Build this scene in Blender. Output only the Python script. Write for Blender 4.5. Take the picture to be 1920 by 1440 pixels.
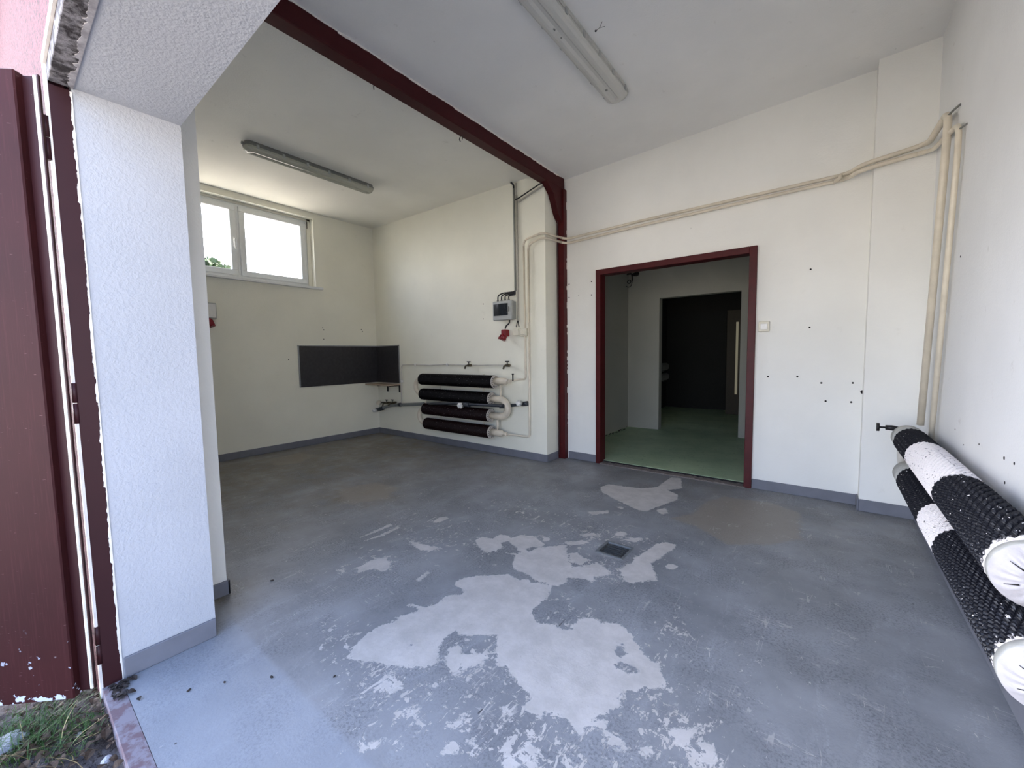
import bpy, bmesh, math, random
import numpy as np
from mathutils import Vector, Matrix, noise as mnoise
random.seed(7)
S = bpy.context.scene
for o in list(bpy.data.objects): bpy.data.objects.remove(o)
col = S.collection

# ------------------------------------------------------------------ camera
CAMH = 1.22
YAW, PITCH, ROLL, FPX = 0.66145, 0.07111, 0.01528, 755.86
cy, sy, cp, sp = math.cos(YAW), math.sin(YAW), math.cos(PITCH), math.sin(PITCH)
FWD = Vector((-sy*cp, cy*cp, -sp)); RT0 = Vector((cy, sy, 0)); DN0 = FWD.cross(RT0)
cr, sr = math.cos(ROLL), math.sin(ROLL)
RT = RT0*cr + DN0*sr
DN = DN0*cr - RT0*sr
cam = bpy.data.objects.new('camera', bpy.data.cameras.new('camera'))
col.objects.link(cam)
cam.data.sensor_width = 36; cam.data.lens = FPX*36/1920
cam.data.clip_start = 0.02; cam.data.clip_end = 400
m = Matrix((( RT.x, -DN.x, -FWD.x, 0), (RT.y, -DN.y, -FWD.y, 0), (RT.z, -DN.z, -FWD.z, CAMH), (0, 0, 0, 1)))
cam.matrix_world = m
S.camera = cam

def at(u, v, ax, val):
    "point of the plane (axis ax = val) that stands where the photograph's pixel u, v looks"
    d = RT*((u-960)/FPX) + DN*((v-720)/FPX) + FWD
    o = Vector((0, 0, CAMH))
    return o + d*((val-o[ax])/d[ax])

# ------------------------------------------------------------------ world, sun, exposure
S.view_settings.view_transform = 'Standard'; S.view_settings.look = 'None'
S.view_settings.gamma = 1; S.view_settings.use_curve_mapping = False
S.view_settings.exposure = 0.0
W = bpy.data.worlds.new('world'); S.world = W; W.use_nodes = True
nt = W.node_tree; nt.nodes.clear()
wo = nt.nodes.new('ShaderNodeOutputWorld'); bg = nt.nodes.new('ShaderNodeBackground')
tc = nt.nodes.new('ShaderNodeTexCoord'); sx = nt.nodes.new('ShaderNodeSeparateXYZ')
rp = nt.nodes.new('ShaderNodeValToRGB')
nt.links.new(tc.outputs['Generated'], sx.inputs[0]); nt.links.new(sx.outputs['Z'], rp.inputs[0])
rp.color_ramp.elements[0].position = 0.0; rp.color_ramp.elements[0].color = (0.92, 0.96, 1.0, 1)
rp.color_ramp.elements[1].position = 0.8; rp.color_ramp.elements[1].color = (0.15, 0.24, 0.46, 1)
_e = rp.color_ramp.elements.new(0.28); _e.color = (0.46, 0.62, 1.0, 1)
# the sky is a bright white haze on the window side and turns blue the other way
hz = nt.nodes.new('ShaderNodeMapRange'); hz.interpolation_type = 'SMOOTHSTEP'; nt.links.new(sx.outputs['X'], hz.inputs[0])
hz.inputs[1].default_value = -0.15; hz.inputs[2].default_value = -1.0; hz.inputs[3].default_value = 0.0; hz.inputs[4].default_value = 1.0
hs = nt.nodes.new('ShaderNodeMath'); hs.operation = 'MULTIPLY_ADD'; nt.links.new(hz.outputs[0], hs.inputs[0]); hs.inputs[1].default_value = 20.5; hs.inputs[2].default_value = 5.7
hm = nt.nodes.new('ShaderNodeMix'); hm.data_type = 'RGBA'; nt.links.new(hz.outputs[0], hm.inputs[0]); nt.links.new(rp.outputs[0], hm.inputs[6])
wc = nt.nodes.new('ShaderNodeMix'); wc.data_type = 'RGBA'; wc.inputs[0].default_value = 0.55; nt.links.new(rp.outputs[0], wc.inputs[6]); wc.inputs[7].default_value = (1.0, 0.90, 0.78, 1)
nt.links.new(wc.outputs[2], hm.inputs[7])
nt.links.new(hm.outputs[2], bg.inputs[0]); nt.links.new(hs.outputs[0], bg.inputs[1]); nt.links.new(bg.outputs[0], wo.inputs[0])
sun = bpy.data.objects.new('sun', bpy.data.lights.new('sun', 'SUN')); col.objects.link(sun)
sun.data.energy = 30; sun.data.angle = math.radians(0.6); sun.data.color = (1.0, 0.96, 0.88)
sun.rotation_euler = Vector((0.04, 0.70, 0.95)).to_track_quat('Z', 'Y').to_euler()
for nm, lc, sz, rot in (('opening_portal', (-0.82, 0.16, 1.08), (2.54, 2.16), (math.radians(90), 0, 0)),
                        ('window_portal', (-5.86, 1.96, 2.68), (1.7, 0.88), (math.radians(90), 0, math.radians(-90)))):
    L = bpy.data.lights.new(nm, 'AREA'); L.shape = 'RECTANGLE'; L.size, L.size_y = sz
    L.cycles.is_portal = True
    o = bpy.data.objects.new(nm, L); col.objects.link(o); o.location = lc
    d = Vector((0, 1, 0)) if nm[0] == 'o' else Vector((1, 0, 0))
    o.rotation_euler = d.to_track_quat('-Z', 'Y').to_euler()

# ------------------------------------------------------------------ materials
def srgb(r, g, b):
    f = lambda c: ((c/255+0.055)/1.055)**2.4 if c > 10 else c/255/12.92
    return (f(r), f(g), f(b), 1)
class NG:
    def __init__(s, name):
        s.m = bpy.data.materials.new(name); s.m.use_nodes = True
        s.t = s.m.node_tree; s.t.nodes.clear()
        s.out = s.n('ShaderNodeOutputMaterial'); s.b = s.n('ShaderNodeBsdfPrincipled')
        s.l(s.b.outputs[0], s.out.inputs[0])
        s.co = s.n('ShaderNodeTexCoord').outputs['Object']
        s.geo = s.n('ShaderNodeNewGeometry').outputs['Position']
    def n(s, k, **kw):
        q = s.t.nodes.new(k)
        for a, v in kw.items(): setattr(q, a, v)
        return q
    def l(s, a, b): s.t.links.new(a, b)
    def put(s, sock, v):
        if hasattr(v, 'is_linked') or isinstance(v, bpy.types.NodeSocket): s.l(v, sock)
        else: sock.default_value = v
    def noise(s, scale, detail=4, rough=0.55, vec=None, dist=0.0):
        q = s.n('ShaderNodeTexNoise'); q.inputs['Scale'].default_value = scale
        q.inputs['Detail'].default_value = detail; q.inputs['Roughness'].default_value = rough
        q.inputs['Distortion'].default_value = dist
        s.l(vec if vec is not None else s.geo, q.inputs['Vector']); return q.outputs['Fac']
    def voro(s, scale, vec=None, out='Distance', feature='F1'):
        q = s.n('ShaderNodeTexVoronoi', feature=feature); q.inputs['Scale'].default_value = scale
        s.l(vec if vec is not None else s.geo, q.inputs['Vector']); return q.outputs[out]
    def ma(s, op, a, b=0.0, c=0.0):
        q = s.n('ShaderNodeMath', operation=op); s.put(q.inputs[0], a); s.put(q.inputs[1], b); s.put(q.inputs[2], c)
        return q.outputs[0]
    def ss(s, x, a, b):
        q = s.n('ShaderNodeMapRange', interpolation_type='SMOOTHSTEP'); s.put(q.inputs[0], x)
        q.inputs[1].default_value = a; q.inputs[2].default_value = b; return q.outputs[0]
    def mix(s, f, a, b):
        q = s.n('ShaderNodeMix', data_type='RGBA'); s.put(q.inputs[0], f); s.put(q.inputs[6], a); s.put(q.inputs[7], b)
        return q.outputs[2]
    def map(s, scale=(1, 1, 1), rot=(0, 0, 0), vec=None):
        q = s.n('ShaderNodeMapping'); q.inputs['Scale'].default_value = scale; q.inputs['Rotation'].default_value = rot
        s.l(vec if vec is not None else s.geo, q.inputs[0]); return q.outputs[0]
    def attr(s, name):
        q = s.n('ShaderNodeAttribute'); q.attribute_name = name; return q.outputs['Fac']
    def bump(s, h, dist=0.002, strength=1.0):
        q = s.n('ShaderNodeBump'); q.inputs['Strength'].default_value = strength
        q.inputs['Distance'].default_value = dist; s.l(h, q.inputs['Height']); s.l(q.outputs[0], s.b.inputs['Normal'])
    def fin(s, colr, rough=0.6, metal=0.0, spec=0.5):
        s.put(s.b.inputs['Base Color'], colr); s.put(s.b.inputs['Roughness'], rough)
        s.b.inputs['Metallic'].default_value = metal; s.b.inputs['Specular IOR Level'].default_value = spec
        return s.m

def m_plain(name, c, rough=0.5, metal=0.0, var=0.12, scale=30, bumpd=0.0, spec=0.5):
    g = NG(name); n = g.noise(scale, 4)
    dark = tuple(x*(1-var) for x in c[:3])+(1,); lite = tuple(min(1, x*(1+var)) for x in c[:3])+(1,)
    cc = g.mix(g.ss(n, 0.3, 0.7), dark, lite)
    if bumpd: g.bump(g.noise(scale*6, 3), bumpd)
    return g.fin(cc, rough, metal, spec)

def m_wall(name, c, spots=1.0, dirt_warm_tint=0.0):
    g = NG(name)
    cc = g.mix(g.ss(g.noise(1.6, 5), 0.3, 0.75), tuple(x*0.94 for x in c[:3])+(1,), c)
    cc = g.mix(g.ma('MULTIPLY', g.ss(g.noise(9, 6, 0.7), 0.62, 0.8), 0.12+dirt_warm_tint), cc, srgb(150, 140, 120))
    sp = g.ma('MULTIPLY', g.ss(g.voro(4.2), 0.035, 0.012), g.ss(g.noise(2.2, 2), 0.52, 0.62))
    cc = g.mix(g.ma('MULTIPLY', sp, 0.75*spots), cc, srgb(75, 65, 60))
    h = g.ma('ADD', g.noise(95, 5, 0.6), g.ma('MULTIPLY', g.noise(22, 3), 0.8))
    g.bump(h, 0.0016, 0.8)
    return g.fin(cc, 0.85, 0, 0.25)

M = {}
M['wall'] = m_wall('white wall paint', srgb(241, 239, 231))
M['wall_cream'] = m_wall('cream wall paint', srgb(241, 238, 221), 0.5)
M['wall_right'] = m_wall('scuffed white wall paint', srgb(238, 237, 234), 2.2, 0.35)
M['ceil'] = m_wall('ceiling paint', srgb(243, 241, 236), 0.5, 0.2)
M['ceil_l'] = m_wall('warm ceiling paint', srgb(243, 240, 228), 0.4, 0.2)
M['reveal'] = m_wall('rough white reveal paint', srgb(232, 232, 232), 1.2)
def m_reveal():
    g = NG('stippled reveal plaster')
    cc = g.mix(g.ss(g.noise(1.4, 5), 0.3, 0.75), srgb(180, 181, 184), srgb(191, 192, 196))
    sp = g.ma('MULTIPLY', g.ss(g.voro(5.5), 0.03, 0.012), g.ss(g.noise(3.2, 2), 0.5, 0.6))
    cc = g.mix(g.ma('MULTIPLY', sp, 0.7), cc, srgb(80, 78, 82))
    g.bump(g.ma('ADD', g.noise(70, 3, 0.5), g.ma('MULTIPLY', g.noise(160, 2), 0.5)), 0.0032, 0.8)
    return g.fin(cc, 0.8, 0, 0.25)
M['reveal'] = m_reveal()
M['base'] = m_plain('grey skirting paint', srgb(112, 113, 120), 0.6, var=0.08, scale=8, bumpd=0.0006)
M['maroon'] = m_plain('maroon gloss paint', srgb(70, 11, 14), 0.5, spec=0.3, var=0.12, scale=14, bumpd=0.0003)
def m_beam():
    g = NG('chipped maroon beam paint')
    ch = g.ss(g.ma('ADD', g.noise(26, 6, 0.75), g.ma('MULTIPLY', g.noise(5, 2), 0.5)), 1.04, 1.06)
    cc = g.mix(ch, g.mix(g.noise(8), srgb(54, 6, 9), srgb(66, 9, 13)), srgb(190, 184, 180))
    return g.fin(cc, 0.55, 0, 0.25)
M['beam'] = m_beam()
M['beam_dark'] = m_plain('old brown steel paint', srgb(52, 18, 18), 0.5, var=0.25, scale=20)
def m_leaf():
    g = NG('weathered maroon door paint')
    n = g.noise(2.2, 5); z = g.n('ShaderNodeSeparateXYZ'); g.l(g.geo, z.inputs[0])
    cc = g.mix(g.ss(n, 0.3, 0.7), srgb(50, 17, 18), srgb(59, 22, 23))
    brush = g.noise(14, 4, 0.6, g.map((14, 14, 0.5)))
    cc = g.mix(g.ma('MULTIPLY', g.ss(brush, 0.5, 0.7), 0.10), cc, srgb(112, 60, 62))
    low = g.ss(z.outputs['Z'], 0.055, 0.0)
    ch = g.ss(g.ma('ADD', g.noise(22, 4, 0.6), g.ma('MULTIPLY', low, 0.15)), 0.66, 0.68)
    cc = g.mix(g.ma('MULTIPLY', ch, g.ss(z.outputs['Z'], 0.3, 0.05)), cc, srgb(196, 200, 214))
    dots = g.ma('MULTIPLY', g.ss(g.voro(16), 0.10, 0.06), g.ss(g.noise(5, 3), 0.6, 0.66))
    cc = g.mix(g.ma('MULTIPLY', dots, 0.8), cc, srgb(196, 180, 178))
    scr = g.ss(g.noise(30, 2, 0.5, g.map((1, 1, 14), (0.6, 0.5, 0.3))), 0.74, 0.77)
    cc = g.mix(g.ma('MULTIPLY', scr, 0.5), cc, srgb(165, 130, 128))
    return g.fin(cc, 0.6, 0, 0.2)
M['leaf'] = m_leaf()
def m_frame():
    g = NG('peeling maroon frame paint')
    ch = g.ss(g.noise(34, 5, 0.7), 0.72, 0.74)
    cc = g.mix(ch, g.mix(g.noise(6), srgb(48, 19, 22), srgb(58, 25, 28)), srgb(190, 180, 180))
    return g.fin(cc, 0.5, 0, 0.3)
M['frame'] = m_frame()
def m_dirtyhead():
    g = NG('grimy head plaster')
    cc = g.mix(g.ss(g.noise(16, 6, 0.7), 0.42, 0.62), srgb(40, 34, 36), srgb(140, 136, 138))
    g.bump(g.noise(60, 4), 0.004)
    return g.fin(cc, 0.9)
M['head'] = m_dirtyhead()
M['head2'] = m_plain('crumbling grey plaster', srgb(160, 156, 158), 0.9, var=.3, scale=30)
def m_render():
    g = NG('pink pebble render')
    v = g.voro(120, out='Distance')
    cc = g.mix(g.ss(g.noise(70, 4, 0.6), 0.52, 0.62), srgb(100, 54, 60), srgb(36, 17, 21))
    cc = g.mix(g.ss(g.noise(90, 2), 0.56, 0.66), cc, srgb(118, 70, 76))
    g.bump(g.ma('ADD', v, g.noise(160, 3)), 0.004)
    return g.fin(cc, 0.9)
M['render'] = m_render()
M['trimwhite'] = m_plain('flaking white edge paint', srgb(235, 228, 220), 0.7, var=0.06)
M['gasket'] = m_plain('cream rubber gasket', srgb(226, 220, 200), 0.6, var=0.18, scale=26)
M['pipe'] = m_plain('cream pipe paint', srgb(216, 205, 184), 0.35, var=0.07, scale=12)
M['pipe_w'] = m_plain('off white pipe paint', srgb(205, 200, 190), 0.4, var=0.07, scale=12)
M['flange'] = m_plain('dull cream flange paint', srgb(196, 188, 178), 0.45, var=0.15, scale=40)
M['slot'] = m_plain('dark slot', srgb(18, 14, 14), 0.8)
M['brass'] = m_plain('tarnished brass', srgb(88, 80, 62), 0.4, 0.6, var=0.3, scale=60)
M['darkmetal'] = m_plain('dark iron', srgb(34, 32, 32), 0.5, 0.3, var=0.3, scale=50)
M['greypvc'] = m_plain('grey waste pipe plastic', srgb(116, 120, 120), 0.4, var=0.08)
M['darkpvc'] = m_plain('dark grey pipe plastic', srgb(44, 48, 54), 0.4)
M['whiteplastic'] = m_plain('white plastic', srgb(228, 226, 220), 0.35, var=0.03)
M['creamplastic'] = m_plain('cream plastic', srgb(214, 208, 188), 0.4, var=0.05)
M['greyplastic'] = m_plain('light grey box plastic', srgb(168, 170, 164), 0.4, var=0.04)
M['greyplastic2'] = m_plain('mid grey plastic', srgb(120, 120, 114), 0.4, var=0.06)
M['smoke'] = m_plain('dark smoked cover', srgb(26, 32, 36), 0.12, var=0.1)
M['red'] = m_plain('red plastic', srgb(124, 10, 22), 0.4, var=0.1)
M['cable'] = m_plain('black cable', srgb(28, 26, 26), 0.5)
M['conduit'] = m_plain('grey conduit', srgb(176, 172, 160), 0.45, var=0.06)
M['conduit_d'] = m_plain('darker grey conduit', srgb(142, 142, 134), 0.45, var=0.06)
M['board'] = m_plain('black laminate board', srgb(44, 42, 44), 0.5, var=0.2, scale=30)
M['alu'] = m_plain('aluminium trim', srgb(150, 152, 154), 0.35, 0.5, var=0.08)
M['shelf'] = m_plain('pale chipboard shelf', srgb(172, 152, 132), 0.5, var=0.12, scale=40)
M['upvc'] = m_plain('white window plastic', srgb(226, 228, 226), 0.3, var=0.02)
M['seal'] = m_plain('black seal', srgb(40, 40, 40), 0.7)
M['holed'] = m_plain('dark drill hole', srgb(30, 24, 22), 0.9)
M['leafdry'] = m_plain('dry brown leaf', srgb(74, 58, 44), 0.8, var=0.4, scale=60)
M['leafdark'] = m_plain('dark rotten leaf', srgb(46, 38, 34), 0.8, var=0.4, scale=60)
M['stone'] = m_plain('pale stone', srgb(176, 176, 180), 0.8, var=0.15, scale=40, bumpd=0.003)
M['grass'] = m_plain('green grass blade', srgb(74, 104, 48), 0.6, var=0.35, scale=9)
M['straw'] = m_plain('straw', srgb(190, 170, 120), 0.6, var=0.2, scale=9)
M['foliage'] = m_plain('tree foliage', srgb(70, 86, 52), 0.7, var=0.35, scale=3)
M['bark'] = m_plain('bark', srgb(80, 66, 52), 0.9)
M['chip'] = m_plain('white paint chip', srgb(225, 225, 228), 0.7)
M['green'] = None

def m_floor():
    g = NG('worn grey floor paint')
    wear, fl, dirt_warm_tint = g.attr('wear'), g.attr('flake'), g.attr('dirt_warm_tint')
    n1 = g.noise(30, 6, 0.7); n2 = g.noise(7, 5, 0.65)
    warp = g.ma('ADD', g.ma('MULTIPLY', g.ma('SUBTRACT', n1, 0.5), 0.06), g.ma('MULTIPLY', g.ma('SUBTRACT', g.noise(70, 5, 0.75), 0.5), 0.05))
    edge = g.ma('ADD', wear, warp)
    big = g.ss(edge, -0.0012, 0.0012)
    # flaked spots round the patches
    fn = g.ma('ADD', g.ma('MULTIPLY', g.noise(24, 7, 0.72, dist=0.3), 0.85), g.ma('MULTIPLY', g.noise(85, 4, 0.7), 0.15))
    fk = g.ss(g.ma('SUBTRACT', fn, g.ma('SUBTRACT', 0.662, g.ma('MULTIPLY', fl, 0.118))), 0.0, 0.006)
    fe = g.noise(26, 6, 0.7, g.map((1.5, 0.42, 1), (0, 0, math.radians(-8))), 0.5)
    fk = g.ma('MAXIMUM', fk, g.ss(g.ma('SUBTRACT', fe, g.ma('SUBTRACT', 0.69, g.ma('MULTIPLY', fl, 0.112))), 0.0, 0.006))
    # long thin scratches: contour lines of stretched noise
    def scratch(sx_, sy_, rot, sc_):
        q = g.noise(sc_, 2, 0.5, g.map((sx_, sy_, 1), (0, 0, math.radians(rot))))
        return g.ma('MULTIPLY', g.ss(g.ma('ABSOLUTE', g.ma('SUBTRACT', q, 0.5)), 0.010, 0.004), g.ss(g.noise(6.5, 4, 0.6), 0.56, 0.62))
    _sp = g.n('ShaderNodeSeparateXYZ'); g.l(g.geo, _sp.inputs[0])
    sc = g.ma('MULTIPLY', g.ma('MAXIMUM', scratch(0.35, 3.0, 38, 7), scratch(2.8, 0.35, -12, 6)), g.ss(_sp.outputs['Y'], 0.6, 0.75))
    mask = g.ma('MAXIMUM', g.ma('MAXIMUM', big, fk), g.ma('MULTIPLY', sc, 0.5))
    mask = g.ma('MINIMUM', mask, 1.0)
    pn = g.ss(g.noise(2.3, 6, 0.62), 0.3, 0.72)
    paint = g.mix(pn, srgb(120, 122, 126), srgb(146, 148, 152))
    grime = g.ma('MULTIPLY', g.ss(g.noise(95, 5, 0.8), 0.47, 0.60), g.ss(g.noise(3.4, 5, 0.6), 0.4, 0.6))
    paint = g.mix(g.ma('MULTIPLY', grime, 0.5), paint, srgb(78, 80, 86))
    sm = g.ma('MULTIPLY', g.ss(g.noise(5, 6, 0.75, g.map((1.6, .5, 1), (0, 0, .5)), 1.0), 0.52, 0.66), g.ss(g.noise(120, 3, 0.7), 0.38, 0.56))
    paint = g.mix(g.ma('MULTIPLY', sm, 0.4), paint, srgb(164, 166, 170))
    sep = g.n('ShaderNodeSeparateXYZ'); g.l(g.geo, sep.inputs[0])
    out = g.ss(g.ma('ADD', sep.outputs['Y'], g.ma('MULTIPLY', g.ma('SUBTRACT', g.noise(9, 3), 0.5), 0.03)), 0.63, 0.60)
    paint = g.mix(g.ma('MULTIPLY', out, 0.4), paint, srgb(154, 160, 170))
    dn = g.ma('MULTIPLY', dirt_warm_tint, g.ss(g.noise(5, 6, 0.7), 0.25, 0.7))
    paint = g.mix(g.ma('MULTIPLY', dn, 0.85), paint, srgb(116, 103, 78))  # brown of the dirt, also carrying painted warm light
    tan = g.attr('tan')
    tn = g.ma('MULTIPLY', g.ss(g.ma('ADD', tan, g.ma('MULTIPLY', g.ma('SUBTRACT', g.noise(10, 6, 0.7), 0.5), 0.35)), 0.3, 0.5), 0.8)
    paint = g.mix(tn, paint, srgb(142, 134, 124))
    conc = g.mix(g.ss(g.noise(9, 6, 0.7), 0.3, 0.7), srgb(176, 172, 168), srgb(196, 191, 187))
    conc = g.mix(g.ma('MULTIPLY', g.ss(g.noise(90, 4, 0.8), 0.6, 0.7), 0.4), conc, srgb(112, 110, 112))
    cc = g.mix(mask, paint, conc)
    # thin pale rim where the paint breaks off
    rim = g.ma('MULTIPLY', g.ss(g.ma('ABSOLUTE', g.ma('ADD', edge, 0.0)), 0.004, 0.001), 0.45)
    cc = g.mix(rim, cc, srgb(206, 203, 200))
    crack = g.attr('crack')
    cc = g.mix(g.ss(g.ma('ADD', crack, g.ma('MULTIPLY', g.ma('SUBTRACT', n1, 0.5), 0.01)), 0.004, 0.001), cc, srgb(60, 60, 64))
    specks = g.ma('MULTIPLY', g.ss(g.voro(9), 0.045, 0.03), g.ss(g.noise(3.1, 2), 0.5, 0.56))
    cc = g.mix(g.ma('MULTIPLY', specks, 0.8), cc, srgb(44, 40, 40))
    h = g.ma('ADD', g.ma('MULTIPLY', mask, -0.8), g.ma('MULTIPLY', g.noise(130, 4, 0.7), 0.5))
    h = g.ma('ADD', h, g.ma('MULTIPLY', g.noise(24, 4), 0.7))
    g.bump(h, 0.0014, 0.9)
    rough = g.ma('ADD', g.ma('MULTIPLY', mask, 0.25), g.ma('ADD', 0.46, g.ma('MULTIPLY', grime, 0.16)))
    return g.fin(cc, rough, 0, 0.42)
M['floor'] = m_floor()
def m_green():
    g = NG('worn green floor paint')
    cc = g.mix(g.ss(g.noise(3, 6, 0.7), 0.3, 0.7), srgb(162, 184, 148), srgb(182, 200, 164))
    cc = g.mix(g.ma('MULTIPLY', g.ss(g.noise(26, 5, 0.75), 0.58, 0.68), 0.5), cc, srgb(84, 90, 60))
    cc = g.mix(g.ss(g.voro(7), 0.03, 0.02), cc, srgb(20, 20, 18))
    return g.fin(cc, 0.55)
M['green'] = m_green()
def m_ground(name, a, b, s):
    g = NG(name)
    cc = g.mix(g.ss(g.noise(s, 6, 0.7), 0.35, 0.65), a, b)
    cc = g.mix(g.ss(g.noise(s*6, 4, 0.7), 0.55, 0.65), cc, tuple(x*0.5 for x in a[:3])+(1,))
    g.bump(g.noise(s*8, 5, 0.7), 0.01)
    return g.fin(cc, 0.95, 0, 0.2)
M['ground'] = m_ground('yard gravel', srgb(184, 174, 158), srgb(206, 196, 180), 2)
M['soil'] = m_ground('trodden soil', srgb(70, 62, 58), srgb(118, 112, 112), 12)
def m_sillstrip():
    g = NG('worn maroon threshold')
    cc = g.mix(g.ss(g.noise(16, 5, 0.7), 0.42, 0.56), srgb(112, 92, 98), srgb(134, 128, 136))
    return g.fin(cc, 0.8)
M['thr'] = m_sillstrip()
M['mortar'] = m_ground('rough mortar', srgb(128, 118, 112), srgb(150, 140, 134), 20)
def m_glass():
    g = NG('window glass'); t = g.n('ShaderNodeBsdfTransparent'); gl = g.n('ShaderNodeBsdfGlossy')
    gl.inputs['Roughness'].default_value = 0.02; mx = g.n('ShaderNodeMixShader'); mx.inputs[0].default_value = 0.06
    g.l(t.outputs[0], mx.inputs[1]); g.l(gl.outputs[0], mx.inputs[2]); g.l(mx.outputs[0], g.out.inputs[0]); return g.m
M['glass'] = m_glass()
def m_diff(name, c, tr):
    g = NG(name); g.fin(c, 0.25); t = g.n('ShaderNodeBsdfTransparent'); mx = g.n('ShaderNodeMixShader'); mx.inputs[0].default_value = tr
    g.l(g.b.outputs[0], mx.inputs[1]); g.l(t.outputs[0], mx.inputs[2]); g.l(mx.outputs[0], g.out.inputs[0]); return g.m
M['diffuser'] = m_diff('milky lamp cover', srgb(212, 210, 202), 0.12)
M['diffuser_g'] = m_diff('clear greyish lamp cover', srgb(186, 185, 168), 0.12)
M['lamptube'] = m_plain('lamp tube', srgb(225, 225, 220), 0.3)
M['reflector'] = m_plain('lamp tray', srgb(190, 190, 182), 0.4)
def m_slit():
    g = NG('glowing pale strip'); g.fin(srgb(160, 150, 120)); g.b.inputs['Emission Color'].default_value = (1, 0.92, 0.66, 1)
    g.b.inputs['Emission Strength'].default_value = 0.12; return g.m  # faint emission put in for light caught by a pale door frame edge
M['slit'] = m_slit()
M['doorbrown'] = m_plain('ochre door', srgb(50, 40, 20), 0.6)

def m_fin(name, bands, blk=(22, 20, 24), whole=None, spk=1.0, spec=.35):
    "black fins with white painted bands along the tube's own Y (object space)"
    g = NG(name)
    sep = g.n('ShaderNodeSeparateXYZ'); g.l(g.co, sep.inputs[0]); y = sep.outputs['Y']
    yn = g.ma('ADD', y, g.ma('MULTIPLY', g.ma('SUBTRACT', g.noise(40, 4, 0.8), 0.5), 0.05))
    mask = None
    for a, b in bands:
        k = g.ma('MULTIPLY', g.ss(yn, a-0.004, a+0.004), g.ss(yn, b+0.004, b-0.004))
        mask = k if mask is None else g.ma('MAXIMUM', mask, k)
    sp = g.ma('MULTIPLY', g.ss(g.noise(70, 3, 0.7), 0.665, 0.69), spk)
    mask = sp if mask is None else g.ma('MAXIMUM', mask, sp)
    miss = g.ss(g.noise(36, 4, 0.7, g.map((1, 3, 1))), 0.61, 0.64)
    mask = g.ma('MULTIPLY', mask, g.ma('SUBTRACT', 1.0, g.ma('MULTIPLY', miss, 0.8)))
    cc = g.mix(mask, g.mix(g.noise(20), srgb(*blk), tuple(0.6*x for x in srgb(*blk)[:3])+(1,)), srgb(222, 214, 208))
    return g.fin(cc, g.ma('ADD', 0.38, g.ma('MULTIPLY', mask, 0.25)), 0, spec)

# ------------------------------------------------------------------ mesh helpers
def link_bm(name, bm, mat, parent=None, smooth=False):
    me = bpy.data.meshes.new(name); bm.normal_update(); bm.to_mesh(me); bm.free()
    mats = mat if isinstance(mat, (list, tuple)) else [mat]
    for k in mats: me.materials.append(k)
    if smooth:
        me.polygons.foreach_set('use_smooth', [True]*len(me.polygons))
    o = bpy.data.objects.new(name, me); col.objects.link(o)
    if parent: 
        o.parent = parent; bpy.context.view_layer.update()
        o.matrix_parent_inverse = parent.matrix_world.inverted()
    return o
def bx(bm, x0, x1, y0, y1, z0, z1, bev=0.0, seg=1, mi=0):
    vs = [bm.verts.new(p) for p in ((x0,y0,z0),(x1,y0,z0),(x1,y1,z0),(x0,y1,z0),(x0,y0,z1),(x1,y0,z1),(x1,y1,z1),(x0,y1,z1))]
    fs = [bm.faces.new([vs[i] for i in f]) for f in ((0,3,2,1),(4,5,6,7),(0,1,5,4),(1,2,6,5),(2,3,7,6),(3,0,4,7))]
    for f in fs: f.material_index = mi
    if bev:
        es = list({e for f in fs for e in f.edges})
        bmesh.ops.bevel(bm, geom=es, offset=bev, segments=seg, affect='EDGES', profile=0.5)
def box(name, x0, x1, y0, y1, z0, z1, mat, parent=None, bev=0.0, seg=1, smooth=False):
    bm = bmesh.new(); bx(bm, x0, x1, y0, y1, z0, z1, bev, seg); return link_bm(name, bm, mat, parent, smooth)
def frame_of(d):
    d = d.normalized(); a = Vector((0, 0, 1)) if abs(d.z) < 0.9 else Vector((1, 0, 0))
    u = d.cross(a).normalized(); return u, d.cross(u).normalized()
def tube(bm, pts, r, seg=12, caps=True, mi=0):
    pts = [Vector(p) for p in pts]; rings = []
    rr = r if isinstance(r, (list, tuple)) else [r]*len(pts)
    u = None
    for i, p in enumerate(pts):
        d = (pts[min(i+1, len(pts)-1)] - pts[max(i-1, 0)]).normalized()
        if u is None: u, w = frame_of(d)
        else:
            u = (u - d*u.dot(d)).normalized(); w = d.cross(u)
        rings.append([bm.verts.new(p + (u*math.cos(2*math.pi*k/seg) + w*math.sin(2*math.pi*k/seg))*rr[i]) for k in range(seg)])
    for a, b in zip(rings, rings[1:]):
        for k in range(seg):
            f = bm.faces.new((a[k], a[(k+1) % seg], b[(k+1) % seg], b[k])); f.smooth = True; f.material_index = mi
    if caps:
        f = bm.faces.new(rings[0][::-1]); f.material_index = mi
        f = bm.faces.new(rings[-1]); f.material_index = mi
def smooth_path(pts, rad=0.05, n=6):
    "round every corner of a polyline"
    P = [Vector(p) for p in pts]; out = [P[0]]
    for i in range(1, len(P)-1):
        a, b, c = P[i-1], P[i], P[i+1]
        r = min(rad, (a-b).length*0.48, (c-b).length*0.48)
        p0 = b+(a-b).normalized()*r; p1 = b+(c-b).normalized()*r
        for k in range(n+1):
            t = k/n; out.append(p0*(1-t)**2 + b*2*t*(1-t) + p1*t*t)
    out.append(P[-1]); return out
def tubo(name, pts, r, mat, parent=None, rad=0.05, seg=12):
    bm = bmesh.new(); tube(bm, smooth_path(pts, rad) if rad else pts, r, seg); return link_bm(name, bm, mat, parent)
def empty(name, loc):
    o = bpy.data.objects.new(name, None); col.objects.link(o); o.location = loc; o.empty_display_size = 0.1
    bpy.context.view_layer.update(); return o
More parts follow.
